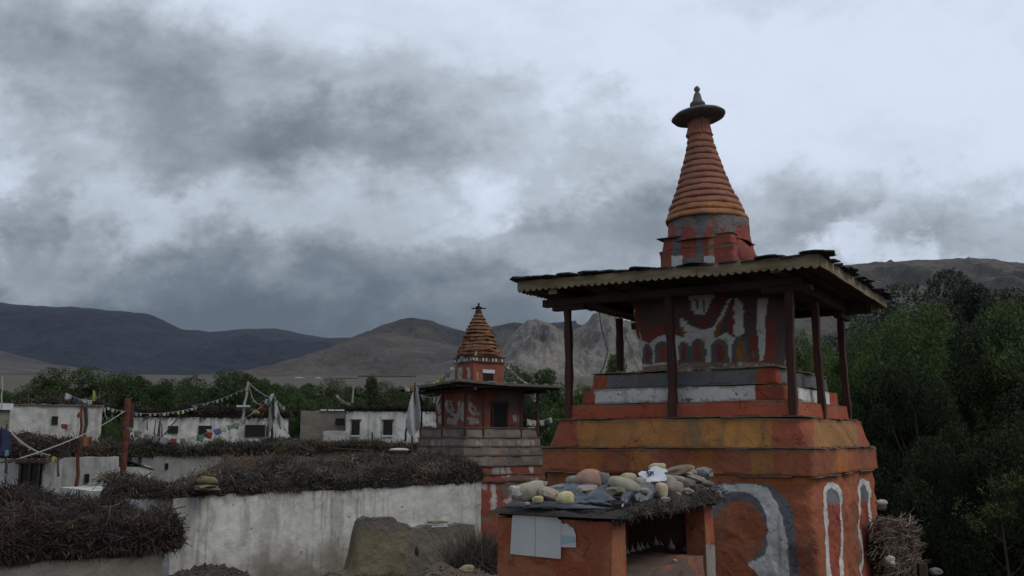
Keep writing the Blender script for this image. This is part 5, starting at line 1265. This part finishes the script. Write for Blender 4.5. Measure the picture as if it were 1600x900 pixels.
# brushwood stack right of the big stupa
pA, pB = U(1366, 900, 14.6), U(1440, 900, 16.2)
mb = MB()
bx = empty('brushwood_stack', (pA.x, pA.y, 0), label='stack of brown brushwood at the right foot of the big stupa', cat='brushwood')
def stack():
    g = np.random.default_rng(8); m = 4600
    u1 = np.array([.62, .78, 0]); n1 = np.array([.78, -.62, 0]); s = g.random(m); h = g.random(m); top = 2.80-.12*s
    z = h*top; P = s[:, None]*u1*1.9+n1*(g.uniform(-.05, .30, m)*(1.0-.35*h))[:, None]; P[:, 2] = z
    D = u1[None]*g.choice([-1, 1], m)[:, None]+g.normal(0, .22, (m, 3)); D[:, 2] += .1; D /= np.linalg.norm(D, axis=1)[:, None]; ll = g.uniform(.25, .65, m)
    P0, P1 = P-D*ll[:, None]*.5, P+D*ll[:, None]*.5; mid = P+g.normal(0, .03, (m, 3)); r = g.uniform(.004, .010, m)
    u_ = np.cross(D, g.normal(size=(m, 3))); u_ /= np.linalg.norm(u_, axis=1)[:, None]; v_ = np.cross(D, u_)
    V = np.stack([c_+(u_*math.cos(an)+v_*math.sin(an))*(r*k)[:, None] for c_, k in ((P0, 1), (mid, .9), (P1, .4)) for an in (0, 2.09, 4.19)], 1).reshape(-1, 3)
    F0 = np.array([(i*3+k, i*3+(k+1) % 3, i*3+3+(k+1) % 3, i*3+3+k) for i in range(2) for k in range(3)])
    c = np.repeat(np.where(g.random(m)[:, None] < .5, np.array([[.075, .055, .042]]), np.array([[.17, .125, .10]]))*g.uniform(.7, 1.3, (m, 1)), 9, 0)
    quick('twigs', V, (F0[None]+(np.arange(m)*9)[:, None, None]).reshape(-1, 4), M['twig'], bx, c, kind='stuff')
    mb = MB(); q = [Vector(u1*t+n1*o_) for t, o_ in ((.1, -.12), (1.75, -.12), (1.75, .06), (.1, .08))]
    v = [(p.x, p.y, 0) for p in q]+[(p.x, p.y, 2.45) for p in q]
    mb.add(v, [(3, 2, 1, 0), (4, 5, 6, 7), (0, 1, 5, 4), (1, 2, 6, 5), (2, 3, 7, 6), (3, 0, 4, 7)]); mb.build('earth_core', M['dark_in'], bx)
stack()
stone(1377, 786, 14.9, 18, 9, (.42, .41, .38), 'white slab on top of the brushwood stack at the right of the stupa')
stone(1378, 793, 14.9, 14, 9, (.16, .14, .12), 'dark stone just under the white slab on the brushwood stack')
stone(1392, 873, 14.1, 12, 10, (.50, .48, .44), 'white pebble on the brushwood right of the stupa, upper one')
stone(1394, 880, 14.0, 9, 7, (.46, .44, .40), 'white pebble on the brushwood right of the stupa, lower one')
stone(1385, 876, 14.0, 8, 10, (.34, .26, .18), 'tan pebble left of the white ones at the right foot of the stupa')
p = U(1441, 892, 15.2); mb = MB(); mb.box(-.07, .07, -.05, .05, -p.z, 0); o = mb.build('post', M['bark'], bevel=.01, label='grey square post end at the bottom right of the stupa', cat='post'); o.location = (p.x, p.y, p.z+.12)
stone(1462, 893, 15.4, 22, 10, (.16, .155, .15), 'flat grey stone right of the square post end')

# ------------------------------------------------------------------ the small stupa
T2 = R(55.4); c0 = U(717, 603, 34.5); s2 = 4.95
a2 = Vector((-math.cos(T2), math.sin(T2))); b2 = Vector((math.sin(T2), math.cos(T2)))
cc2 = Vector((c0.x, c0.y))+(a2+b2)*s2/2
st2 = empty('stupa', (cc2.x, cc2.y, 0), -T2, label='small distant brick red stupa with a thin flat canopy and stubby brown spire', cat='stupa')
def zz2(py, Y=None): return U(750, py, Y or cc2.y).z
def zf(py): return U(760, py, cc2.y-2.0).z
BR2 = (.23, .062, .045)
def col_low(px, py, W_, Q):
    c = np.tile(np.array(BR2), (len(px), 1)); n = fbm(W_[:, 0]*2, W_[:, 1]*2, W_[:, 2]*2, 3, 4)
    for x0, y0, x1, y1 in ((770, 728, 781, 745), (783, 728, 789, 745), (791, 728, 797, 745), (768, 755, 776, 800), (788, 752, 800, 785), (826, 727, 833, 742), (822, 748, 846, 760), (753, 754, 762, 765)):
        c[(px > x0+3*n) & (px < x1+3*n) & (py > y0) & (py < y1)] = (.40, .38, .35)
    c[(n > .2) & (py > 745)] = (.17, .11, .09); return c
def col_grey2(px, py, W_, Q):
    c = np.tile(np.array((.20, .17, .145)), (len(px), 1)); n = fbm(W_[:, 0]*2, W_[:, 1]*2, W_[:, 2]*2, 3, 4)
    c[n > .1] = (.15, .125, .11); c[n < -.3] = (.23, .15, .12)
    k = vn(px*.35, 0, 0, 3) > .45; c[k & (py > 688) & (py < 700)] = (.30, .28, .26); return c
for i, (ya, yb, s, cf) in enumerate([(800, 753, 3.8, col_low), (753, 741, 3.9, col_low), (741, 728, 3.78, col_low), (728, 711, 3.85, col_grey2), (711, 697, 3.75, col_grey2), (697, 683, 3.65, col_grey2), (683, 668, 3.5, col_grey2)]):
    za, zb = zf(ya), zf(yb)
    if i == 0: za = -.2
    tier('terrace', st2, s, s-.03, za, zb-.03, cf, M['plaster2'], .06, .03, .06, 60+i, sag=.02)
    flagsz = tier('ledge', st2, s+.05, s+.05, zb-.028, zb, solid((.17, .14, .12)), M['plaster2'], .09, .03, .05, 70+i, sag=.01, fz=.02)
def col_b2(px, py, W_, Q):
    c = np.tile(np.array(BR2), (len(px), 1)); n = fbm(W_[:, 0]*2, W_[:, 1]*2, W_[:, 2]*2, 3, 4)
    c[n < -.28] = (.19, .085, .07)
    q = lambda pts: [(600+x/2.647, 460+y/2.647) for x, y in pts]; W3 = (.38, .35, .33)
    for pts in ([(218, 460), (232, 450), (236, 490), (226, 500)], [(222, 505), (240, 500), (240, 540), (228, 535)], [(250, 450), (262, 432), (272, 470), (285, 490), (300, 495), (300, 505), (275, 500), (262, 485)],
                [(268, 432), (280, 440), (288, 480), (280, 485)], [(300, 500), (308, 440), (316, 440), (312, 490), (322, 450), (332, 450), (330, 490), (338, 520), (322, 525), (312, 505), (300, 540), (262, 535), (256, 505), (280, 515)],
                [(348, 470), (356, 440), (366, 455), (360, 475), (372, 490), (395, 490), (395, 500), (365, 502)], [(370, 460), (384, 462), (384, 488), (374, 488)], [(344, 506), (360, 505), (392, 512), (392, 536), (348, 534)],
                [(530, 500), (550, 498), (545, 525), (532, 530)], [(560, 500), (572, 495), (570, 530), (558, 530)]):
        paint(c, inpoly(px, py, q(pts)), W3)
    c[(px > 776) & (py < 645+4*n)] = (.13, .09, .08); c[(px > 822)] = (.13, .09, .08); return c
P_b0, P_b1 = zf(668), zz2(610)
tier('body', st2, 2.68, 2.84, P_b0, P_b1, col_b2, M['plaster2'], .035, .05, .25, 80, sag=0)
def on_face(parent, s, x, z, w, h, name, mat, d=.05, frame=None):   # a box set into the front (-y) face
    mb = MB(); mb.box(x-w/2, x+w/2, -s/2-d, -s/2+.1, z, z+h); return mb.build(name, mat, parent)
# the face with the door looks towards the camera: it is the +x face of this rotated stupa
def xface(s, y, z, w, h, name, mat, d=.05):
    mb = MB(); mb.box(s/2-.1, s/2+d, y-w/2, y+w/2, z, z+h); return mb.build(name, mat, st2)
b_ = xface(2.78, .10, zf(669), .62, .96, 'doorway', M['window_dark'], .035)
for y in (.10-.35, .10+.35): mb = MB(); mb.box(1.32, 1.44, y-.04, y+.04, zf(669), zf(669)+1.0); mb.build('door_post', M['dark_wood'], b_)
mb = MB(); mb.box(1.32, 1.45, -.32, .52, zf(669)+.965, zf(669)+1.06); mb.build('lintel', M['dark_wood'], b_)
# canopy: posts, poles, thin sagging roof
h2 = 1.72; zb2 = zf(683)+.02; zt2 = zz2(607)-.20
for x, y in ((-h2, -h2), (0, -h2), (h2, -h2), (h2, -.9), (h2, .9), (h2, h2), (0, h2), (-h2, h2), (-h2, 0)):
    mb = MB(); mb.tube([(x, y, zb2-.25), (x+rnd.uniform(-.03, .03), y, (zb2+zt2)/2), (x, y, zt2)], [.06, .052, .055], 7); mb.build('post', M['red_wood'] if x > -1 else M['dark_wood'], st2)
for k in (-h2, h2):
    mb = MB(); mb.tube([(-s2/2, k, zt2+.03), (s2/2, k, zt2+.03)], .06, 6); mb.build('beam', M['dark_wood'], st2)
for i in range(12):
    x = -s2/2+.2+i*(s2-.4)/11; mb = MB(); mb.tube([(x, -s2/2+.05, zt2+.13), (x, s2/2-.05, zt2+.13)], .045, 5); mb.build('rafter', M['dark_wood'], st2)
n = 44; X, Y_ = np.meshgrid(np.linspace(-s2/2, s2/2, n), np.linspace(-s2/2, s2/2, n), indexing='ij')
Z = zt2+.17-.012*(X**2+Y_**2)*.0+.05*fbm(X*.8, Y_*.8, 0, 4, 4)+.08*np.exp(-((X-2.4)**2+(Y_+2.4)**2)/2.)*0+.10*(np.abs(X)*np.abs(Y_)/6)*(np.sign(X)*np.sign(Y_) < 0)
Xe = X+.05*fbm(X*2, Y_*2, 0, 5, 3); Ye = Y_+.05*fbm(X*2, Y_*2, 0, 6, 3)
V = np.concatenate([np.stack([Xe, Ye, Z+.10], -1).reshape(-1, 3), np.stack([Xe, Ye, Z], -1).reshape(-1, 3)])
f = grid_faces(n, n); i = np.arange(n-1); rim = []
for aa in (i*n, i*n+n-1, i, i+(n-1)*n):
    bb = aa+n if (aa is not None and (aa[1]-aa[0]) == n) else aa+1
    rim.append(np.stack([aa, bb, bb+n*n, aa+n*n], -1))
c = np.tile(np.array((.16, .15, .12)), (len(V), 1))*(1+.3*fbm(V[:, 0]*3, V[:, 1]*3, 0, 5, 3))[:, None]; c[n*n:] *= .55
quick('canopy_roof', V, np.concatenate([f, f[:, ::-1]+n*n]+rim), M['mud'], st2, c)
# stones along the canopy edge
for k in range(46):
    t = rnd.uniform(-1, 1)*s2/2; x, y = ((t, -s2/2+.1) if k % 2 else (s2/2-.1, t)); r = rnd.uniform(.05, .10)
    me = stone_mesh('edge_stone', r*1.5, r, r*.55, k, m_stone((.2, .18, .15)), 1, .2); o = link(bpy.data.objects.new('edge_stone', me), st2); o.location = (x, y, zt2+.30); o.rotation_euler.z = rnd.uniform(0, 3)
# box, window, spire
zh0, zh1 = zt2+.2, zz2(562)
def col_h2(px, py, W_, Q):
    c = np.tile(np.array((.25, .075, .05)), (len(px), 1)); n = fbm(W_[:, 0]*3, W_[:, 1]*3, W_[:, 2]*3, 3, 4)
    for x0, x1 in ((716, 722), (730, 734.5)): c[(px > x0+2*n) & (px < x1+2*n) & (py > 574) & (py < 597)] = (.38, .36, .33)
    c[(px > 745) & (px < 747.5) & (py > 582) & (py < 598)] = (.34, .20, .12); c[n > .3] = (.3, .13, .08); return c
def tier_at(*a, **k): return tier(*a, **k)
SH2 = 1.48
tier('harmika', st2, SH2*1.0, SH2, zh0-.1, zz2(569), col_h2, M['plaster2'], .03, .02, .04, 90, sag=0)
for i in range(5):
    pass
tier('cornice', st2, SH2+.10, SH2+.12, zz2(569), zz2(567.5), solid((.12, .09, .08)), M['plaster2'], .05, .01, .04, 91, fz=.02, sag=0)
tier('cornice', st2, SH2+.02, SH2+.04, zz2(567.3), zz2(560.5), solid((.25, .085, .055)), M['plaster2'], .05, .02, .04, 92, fz=.05, sag=0)
tier('cornice', st2, SH2+.14, SH2+.16, zz2(560.5), zz2(559), solid((.12, .09, .08)), M['plaster2'], .05, .01, .04, 93, fz=.02, sag=0)
w = xface(SH2, -.03, zz2(603), .40, zz2(585)-zz2(603), 'window', M['window_dark'], .02)
mb = MB(); mb.box(SH2/2-.05, SH2/2+.05, -.32, .26, zz2(584.8), zz2(579.5)); mb.build('lintel', M['cloth'], w)
for y in (-.25, .19): mb = MB(); mb.box(SH2/2-.05, SH2/2+.035, y-.02, y+.02, zz2(599), zz2(586)); mb.build('frame', M['red_wood'], w)
for k in range(9):     # white painted bosses along the cornice
    t = -.62+k*.155
    for q in range(2):
        if k % 3 == 1: continue
        mb = MB()
        if q: mb.box(SH2/2+.02, SH2/2+.06, t-.03, t+.03, zz2(566.6), zz2(562))
        else: mb.box(t-.03, t+.03, -SH2/2-.06, -SH2/2-.02, zz2(566.6), zz2(562))
        mb.build('boss', M['cloth'], st2)
prof = [(558.5, 34.5), (552, 33), (545, 30.5), (540, 28), (534, 25.5), (528, 24), (522, 22), (517, 19), (511, 16), (506, 13), (500, 10.5), (495, 7.5), (490, 6)]
k_ = cc2.y/F
for i in range(len(prof)-1):
    za, zb = zz2(prof[i][0]), zz2(prof[i+1][0]); r0, r1 = prof[i][1]*k_*.98, prof[i+1][1]*k_*.98
    mb = MB(); dx = -.04*i/12; cx, cy = dx*math.cos(T2), dx*math.sin(T2)
    mb.lathe([(r0*.5, za), (r0+.0, za), (r0+.025, za+.03), (r0*.5+r1*.5+.02, (za+zb)/2), (r1+.012, zb-.02), (r1*.5, zb+.003)], 30, cx, cy, .16, i+40); mb.build('spire_ring', M['ring2'], st2)
za = zz2(490); mb = MB(); mb.lathe([(.12, za-.05), (.15, za+.0), (.14, za+.10), (.10, za+.16), (.10, za+.22), (.16, za+.26), (.05, za+.30), (.035, za+.36), (.055, za+.40), (.02, za+.46)], 12, -.03, -.02, .08, 3); mb.build('finial', M['iron'], st2)
mb = MB(); d = Vector((math.cos(T2), math.sin(T2), 0))*.30; p = Vector((-.03, -.02, za+.22)); mb.tube([p-d, p+d], .03, 5); mb.tube([p+Vector((-.03, 0, -.1)), p+Vector((-.03, 0, .1))], .1, 6); mb.build('finial_arm', M['iron'], st2)
mb = MB(); mb.box(-.6, -.2, -.35, .35, zz2(526), zz2(524)); mb.build('flat_stone', M['ledge'], st2)

# ------------------------------------------------------------------ prayer flags, poles, cloths
def flag_mesh(w, h, seed, tri=False):
    g = random.Random(seed); n, m = 4, 4; V = []
    for i in range(n):
        for j in range(m):
            u, v = i/(n-1), j/(m-1); x = (u-.5)*w*(1-.1*v); V.append((x, .18*w*math.sin(u*4+v*2+seed)*v, -v*h*(1-.08*math.sin(u*6+seed))))
    mb = MB(); mb.add(V, [tuple(q) for q in grid_faces(n, m).tolist()]); return mb
def string_of_flags(label, p0, p1, sag, n, cols, w=.2, h=.24, skip=0, seed=0, ropemat='rope', start=0., end=1., group=None, r=.012):
    p0, p1 = Vector(p0), Vector(p1); g = random.Random(seed)
    e = empty('prayer_flag_string', p0, label=label, cat='prayer flags', group=group)
    pos = lambda t: (p1-p0)*t+Vector((0, 0, -sag*4*t*(1-t)))
    mb = MB(); mb.tube([pos(i/14) for i in range(15)], r, 4); mb.build('cord', M[ropemat], e)
    d = p1-p0; ang = math.atan2(d.y, d.x)
    for i in range(n):
        if g.random() < skip: continue
        t = start+(end-start)*(i+.5)/n; k = cols[i % len(cols)] if seed >= 0 else g.choice(cols)
        mb = flag_mesh(w*g.uniform(.75, 1.1), h*g.uniform(.7, 1.15), i+seed*3); o = mb.build('flag', FLAG[k], e, smooth=True)
        o.location = pos(t); o.rotation_euler = (g.uniform(-.5, .5), g.uniform(-.3, .3), ang+g.uniform(-.4, .4))
        sm = o.modifiers.new('solidify', 'SOLIDIFY'); sm.thickness = .006
def pole(label, p0, p1, r0, r1, mat='bark', cat='pole', name='flag_pole', n=7, group=None):
    p0, p1 = Vector(p0), Vector(p1); d = p1-p0
    mb = MB(); k = 7; pts = [d*(i/k)+Vector((.012*math.sin(i*1.7), 0, 0))*(1 if 0 < i < k else 0)*d.length for i in range(k+1)]
    mb.tube(pts, [r0+(r1-r0)*i/k for i in range(k+1)], n); o = mb.build(name, M[mat] if mat in M else FLAG[mat], label=label, cat=cat, group=group); o.location = p0; return o
def drape(name, label, pts, Y, mat, cat='cloth', wob=.12, seed=0, res=26):
    """a hanging cloth whose outline passes through photo pixels at depth Y, with folds"""
    P = [U(x, y, Y) for x, y in pts]; xs = [p.x for p in P]; zs = [p.z for p in P]
    X, Z = np.meshgrid(np.linspace(min(xs), max(xs), res), np.linspace(min(zs), max(zs), res*2), indexing='ij')
    inside = inpoly(X, Z, [(p.x, p.z) for p in P]); ff = grid_faces(res, res*2); keep = inside.ravel()[ff].sum(1) >= 2
    Yw = Y+wob*np.sin(X*(9/max(.1, (max(xs)-min(xs))))+seed+1.5*Z)+wob*.6*fbm(X*3, Z*2, 0, seed, 3)
    o = quick(name, np.stack([X, Yw, Z], -1).reshape(-1, 3), ff[keep], FLAG[mat], None, smooth=True, label=label, cat=cat)
    sm = o.modifiers.new('solidify', 'SOLIDIFY'); sm.thickness = .012; return o
# string over the long low house up to the pole tops
string_of_flags('long slack string of small pale prayer flags above the roof with brushwood edge', U(165, 636, 47), U(310, 635, 49), .35, 20, ['white', 'cream', 'cream', 'yellow', 'white', 'green'], .15, .17, .1, 4)
string_of_flags('string of small white prayer flags rising to the taller flag pole', U(300, 634, 48.5), U(388, 604, 47), .15, 12, ['white', 'cream', 'white'], .15, .15, .1, 5)
string_of_flags('white cord slanting down between the two flag poles', U(388, 597, 47), U(428, 624, 43), .1, 8, ['white', 'grey'], .12, .12, .3, 6)
string_of_flags('string of faded flags from the tall pole down to the wrapped pole', U(388, 599, 47), U(412, 626, 44), .5, 6, ['orange', 'white', 'green', 'green', 'white'], .2, .22, 0, 7)
string_of_flags('string of big square coloured flags sagging from the wrapped pole to the left', U(426, 620, 43), U(322, 672, 41), .35, 10, ['white', 'red', 'yellow', 'navy', 'grey', 'grey', 'green', 'cream', 'blue', 'white'], .33, .26, 0, 8)
string_of_flags('short string of pale flags right of the wrapped pole', U(428, 618, 43), U(445, 636, 44), .1, 5, ['cream', 'white', 'green'], .18, .18, 0, 9)
pole('tall pale flag pole leaning slightly, left of the wrapped one', U(379, 655, 47), U(388, 596, 47), .07, .05, 'rope')
mb = MB(); p = U(380, 636, 46.8); mb.box(-.30, .30, -.15, .15, 0, .09); o = mb.build('flat_stone', M['cloth'], label='pale slab on the roof at the foot of the tall flag pole', cat='stone'); o.location = p
pole('dark pole inside the white wrapped cloths above the long low house', U(424, 690, 43), U(427.5, 612, 43), .07, .05)
drape('hanging_cloth', 'long grey white cloth wrapped down the pole and gathered to the left', [(426, 616), (431, 622), (430, 640), (427, 660), (421, 680), (415, 683), (416, 668), (421, 645)], 42.8, 'grey')
drape('hanging_cloth', 'white and dark cloth strips hanging right of the wrapped pole', [(430, 625), (434, 640), (442, 655), (443, 668), (438, 672), (433, 660), (430, 650)], 42.9, 'white', seed=3)
drape('hanging_cloth', 'bunched white cloth blowing left at the top of the wrapped pole', [(427, 614), (425, 626), (418, 634), (414, 628), (421, 620)], 42.7, 'white', seed=5)
string_of_flags('white cord stretched from the wrapped pole down to the right house corner', U(429, 622, 43), U(452, 684, 44), .1, 5, ['white', 'grey'], .12, .14, .3, 10)
# flags half hidden on the brushwood in front of the long low house
string_of_flags('low string of big flags lying along the brushwood before the small windows', U(196, 662, 40.5), U(335, 672, 40.5), 0.50, 10, ['grey', 'cream', 'white', 'grey', 'grey', 'red', 'white', 'cream', 'green', 'red'], .34, .32, 0, 12)
for i, (x0, y0, x1, y1, lab) in enumerate([(246, 684, 251, 645, 'dark leaning stick, longest in the bundle left of the first window'), (241, 684, 243, 655, 'short dark stick left in the bundle of sticks'), (249, 684, 251, 652, 'middle stick of the bundle left of the first window'),
        (253, 684, 253, 662, 'shortest stick at the right of the bundle'), (256, 680, 284, 645, 'long thin pole leaning right before the long low house'), (230, 672, 230, 655, 'single dark upright twig near the cream flag')]):
    pole(lab, U(x0, y0, 41), U(x1, y1, 41), .035, .02, 'cable', 'stick', 'stick', 5)
# red pillar pole and thin red pole
e = empty('painted_pole', U(202, 762, 30), label='stout rust red pole with a thick upper half standing in the brushwood at left', cat='pole')
p0 = Vector(e.location)
mb = MB(); mb.tube([U(190, 762, 30)-p0, U(194, 715, 30)-p0, U(197, 670, 30)-p0], [.10, .10, .11], 8); mb.build('lower_pole', M['rust'], e)
mb = MB(); mb.tube([U(197, 668, 30)-p0, U(200, 622, 30)-p0], [.12, .11], 8); mb.build('upper_pole', M['rust'], e)
mb = MB(); mb.tube([U(204, 668, 30.2)-p0, U(205, 630, 30.2)-p0], [.10, .09], 8); mb.build('dark_back_board', M['dark_wood'], e)
pole('thin dull red pole leaning right, standing left of the stout rust red one', U(119, 760, 26), U(129, 628, 26), .055, .03, 'rust', n=6)
pole('thin bare stick sloping from the brushwood near the doorway, leaning', U(68, 735, 24), U(72, 712, 24), .02, .015)
string_of_flags('pale rope stretched from the thin red pole down to the lower left', U(128, 680, 26), U(31, 716, 22), .03, 0, ['white'], r=.016)
string_of_flags('pale rope from the rust red pillar to the thin red pole', U(197, 641, 30), U(128, 680, 26), .04, 0, ['white'], r=.012)
string_of_flags('red white and blue cord with tight small flags at the far left', U(14, 672, 24), U(78, 711, 23), .12, 14, ['white', 'navy', 'red', 'white', 'white', 'grey', 'orange'], .10, .075, 0, 15, r=.022)
drape('red_flag', 'small red flag tied to the thin red pole below its top', [(120, 649), (124, 644), (129, 647), (128, 652), (121, 653)], 25.8, 'red', 'flag', .03)
drape('red_flag', 'small red flag drifting by the window of the cracked house', [(95, 664), (100, 662), (106, 664), (104, 671), (98, 670)], 30, 'red', 'flag', .03)
drape('red_cloth', 'faded dark red cloth hanging just right of the thin red pole', [(127, 683), (144, 682), (145, 692), (138, 697), (128, 697)], 25.9, 'orange', 'cloth', .04)
drape('dark_cloth', 'dark blue bundle of cloth hanging at the left edge of the photo', [(-6, 672), (6, 667), (13, 676), (14, 700), (10, 712), (-6, 710)], 22, 'navy', 'cloth', .12, 2)
drape('pale_cloth', 'light blue scrap below the dark blue cloth bundle', [(7, 703), (12, 703), (14, 712), (7, 713)], 21.9, 'teal', 'cloth', .02)
pole('dark pole carrying the dark blue cloth bundle at the left edge', U(9, 740, 22.1), U(11, 662, 22.1), .035, .02)
drape('yellow_cloth', 'yellow green rag on the stick beside the dark doorway', [(79, 716), (84, 713), (90, 716), (90, 721), (83, 722)], 22, 'yellow', 'cloth', .03)
pole('dark crooked stick under the yellow green rag', U(91, 745, 22), U(90, 718, 22), .03, .02, n=5)
string_of_flags('cluster of white and navy flags on the roof of the cracked house', U(104, 614, 51), U(142, 625, 51), .12, 9, ['white', 'white', 'navy', 'navy', 'white', 'white', 'white', 'grey', 'white'], .24, .30, 0, 17)
drape('yellow_flag', 'pointed yellow flag standing on the roof of the cracked house', [(144, 626), (146, 609), (148, 611), (151, 624), (149, 627)], 50.8, 'yellow', 'flag', .03)
pole('thin pale stick at the extreme left above the roof', U(2, 640, 46), U(4, 588, 46), .04, .03, 'rope')
string_of_flags('tangle of white and grey flags at the right end of the cracked house', U(162, 633, 50), U(176, 645, 48), .5, 6, ['white', 'grey', 'white'], .25, .22, 0, 19)
# banner by the small stupa
drape('prayer_banner', 'tall grey white triangular banner hanging beside the small stupa', [(649, 600), (653, 612), (656, 632), (658, 650), (656, 668), (650, 676), (644, 682), (638, 676), (634, 668), (637, 645), (643, 620)], 31, 'pale', 'banner', .12, 1)
pole('thin pole carrying the tall triangular banner', U(642, 705, 31.1), U(649, 598, 31.1), .035, .02, 'bark')
pole('short dark pole standing left of the banner tip', U(633, 690, 31.3), U(636, 655, 31.3), .04, .03, 'bark')
string_of_flags('colourful prayer flags climbing from the canopy edge to the small spire', U(632, 604, 37), U(735, 541, cc2.y-.5), .55, 13, ['white', 'orange', 'teal', 'yellow', 'red', 'white', 'yellow', 'yellow', 'blue', 'white', 'yellow', 'white', 'white'], .23, .2, .08, 21)
string_of_flags('white prayer flags crossing the spire of the small stupa down to its box', U(757, 528, cc2.y-.45), U(738, 560, cc2.y-1.1), .02, 11, ['white', 'white', 'cream'], .14, .16, 0, 22)
string_of_flags('white flags sagging from the small stupa box to the right canopy corner', U(792, 571, cc2.y), U(862, 606, cc2.y+2.2), .32, 22, ['white', 'grey', 'white'], .10, .10, .1, 23)
string_of_flags('few white flags hanging under the left canopy edge of the small stupa', U(656, 616, 36.8), U(690, 618, 36), .1, 5, ['white', 'white', 'grey'], .12, .32, .1, 24)
string_of_flags('bright flags seen low through the right canopy posts of the small stupa', U(824, 655, 39), U(862, 652, 40), .1, 8, ['white', 'yellow', 'white', 'red', 'white', 'green', 'navy', 'white'], .26, .26, 0, 25)
string_of_flags('white flag cord on the roof left of the small stupa, sloping down', U(525, 616, 55), U(548, 631, 55), .1, 6, ['white', 'grey'], .2, .2, .1, 26)
drape('white_flag', 'narrow upright white flag on the roof of the white house with barred windows', [(549.5, 630), (551, 607), (553, 606), (552, 630)], 55, 'white', 'flag', .02)
# terrace walls and a far building on the plain
for i, (xa, ya, xb, yb, Y, h, lab) in enumerate([(455, 587, 560, 583, 1150, 1.6, 'dark hedge line across the distant plain under the dark peak'), (560, 583, 650, 577, 1250, 1.6, 'dark hedge line rising right on the distant plain'), (-100, 577, 120, 580, 1500, 2, 'dark field edge at far left below the mountains')]):
    a, b = U(xa, ya, Y), U(xb, yb, Y); g0 = float(gz(a.x, Y)); n = 60; g = np.random.default_rng(i)
    xs = np.linspace(a.x, b.x, n); zs = gz(xs, Y)+h; V, Fq = [], []
    for k in range(n):
        hh = h*(1+.5*float(vn(k*.5, i, 0, 3))); V += [(xs[k], Y-6, g0-6), (xs[k], Y-3, zs[k]-h*.2+hh*.2), (xs[k], Y+3, zs[k]-h*.2+hh*.2), (xs[k], Y+8, g0-6)]
    for k in range(n-1):
        for q in range(3): Fq.append((k*4+q, k*4+q+1, k*4+4+q+1, k*4+4+q))
    quick('hedge', np.array(V), np.array(Fq), M['bark'], label=lab, cat='hedge')
for i, (x, y, w_, lab) in enumerate([(470, 588, 16, 'pale distant building in front of the brown slope, left one'), (498, 590, 8, 'tiny pale building on the plain right of the pale long one')]):
    p = U(x, y, 1100); mb = MB(); ww = w_*1100/F/2; mb.box(-ww, ww, -5, 5, -12, .9); mb.box(-ww*.9, ww*.2, -4, 4, .9, 1.7); o = mb.build('far_building', M['cloth'], label=lab, cat='building'); o.location = (p.x, p.y, float(gz(p.x, p.y)))

# ------------------------------------------------------------------ haze
mb = MB(); mb.box(-9500, 9500, -300, 9200, -12, 1700)
hm = bpy.data.materials.new('haze'); hm.use_nodes = True; t = hm.node_tree; t.nodes.clear()
ho = t.nodes.new('ShaderNodeOutputMaterial'); pv = t.nodes.new('ShaderNodeVolumePrincipled')
pv.inputs['Color'].default_value = (.60, .74, 1.0, 1); pv.inputs['Density'].default_value = 1.7e-5; pv.inputs['Anisotropy'].default_value = 0
t.links.new(pv.outputs[0], ho.inputs['Volume'])
mb.build('haze', hm, kind='stuff')
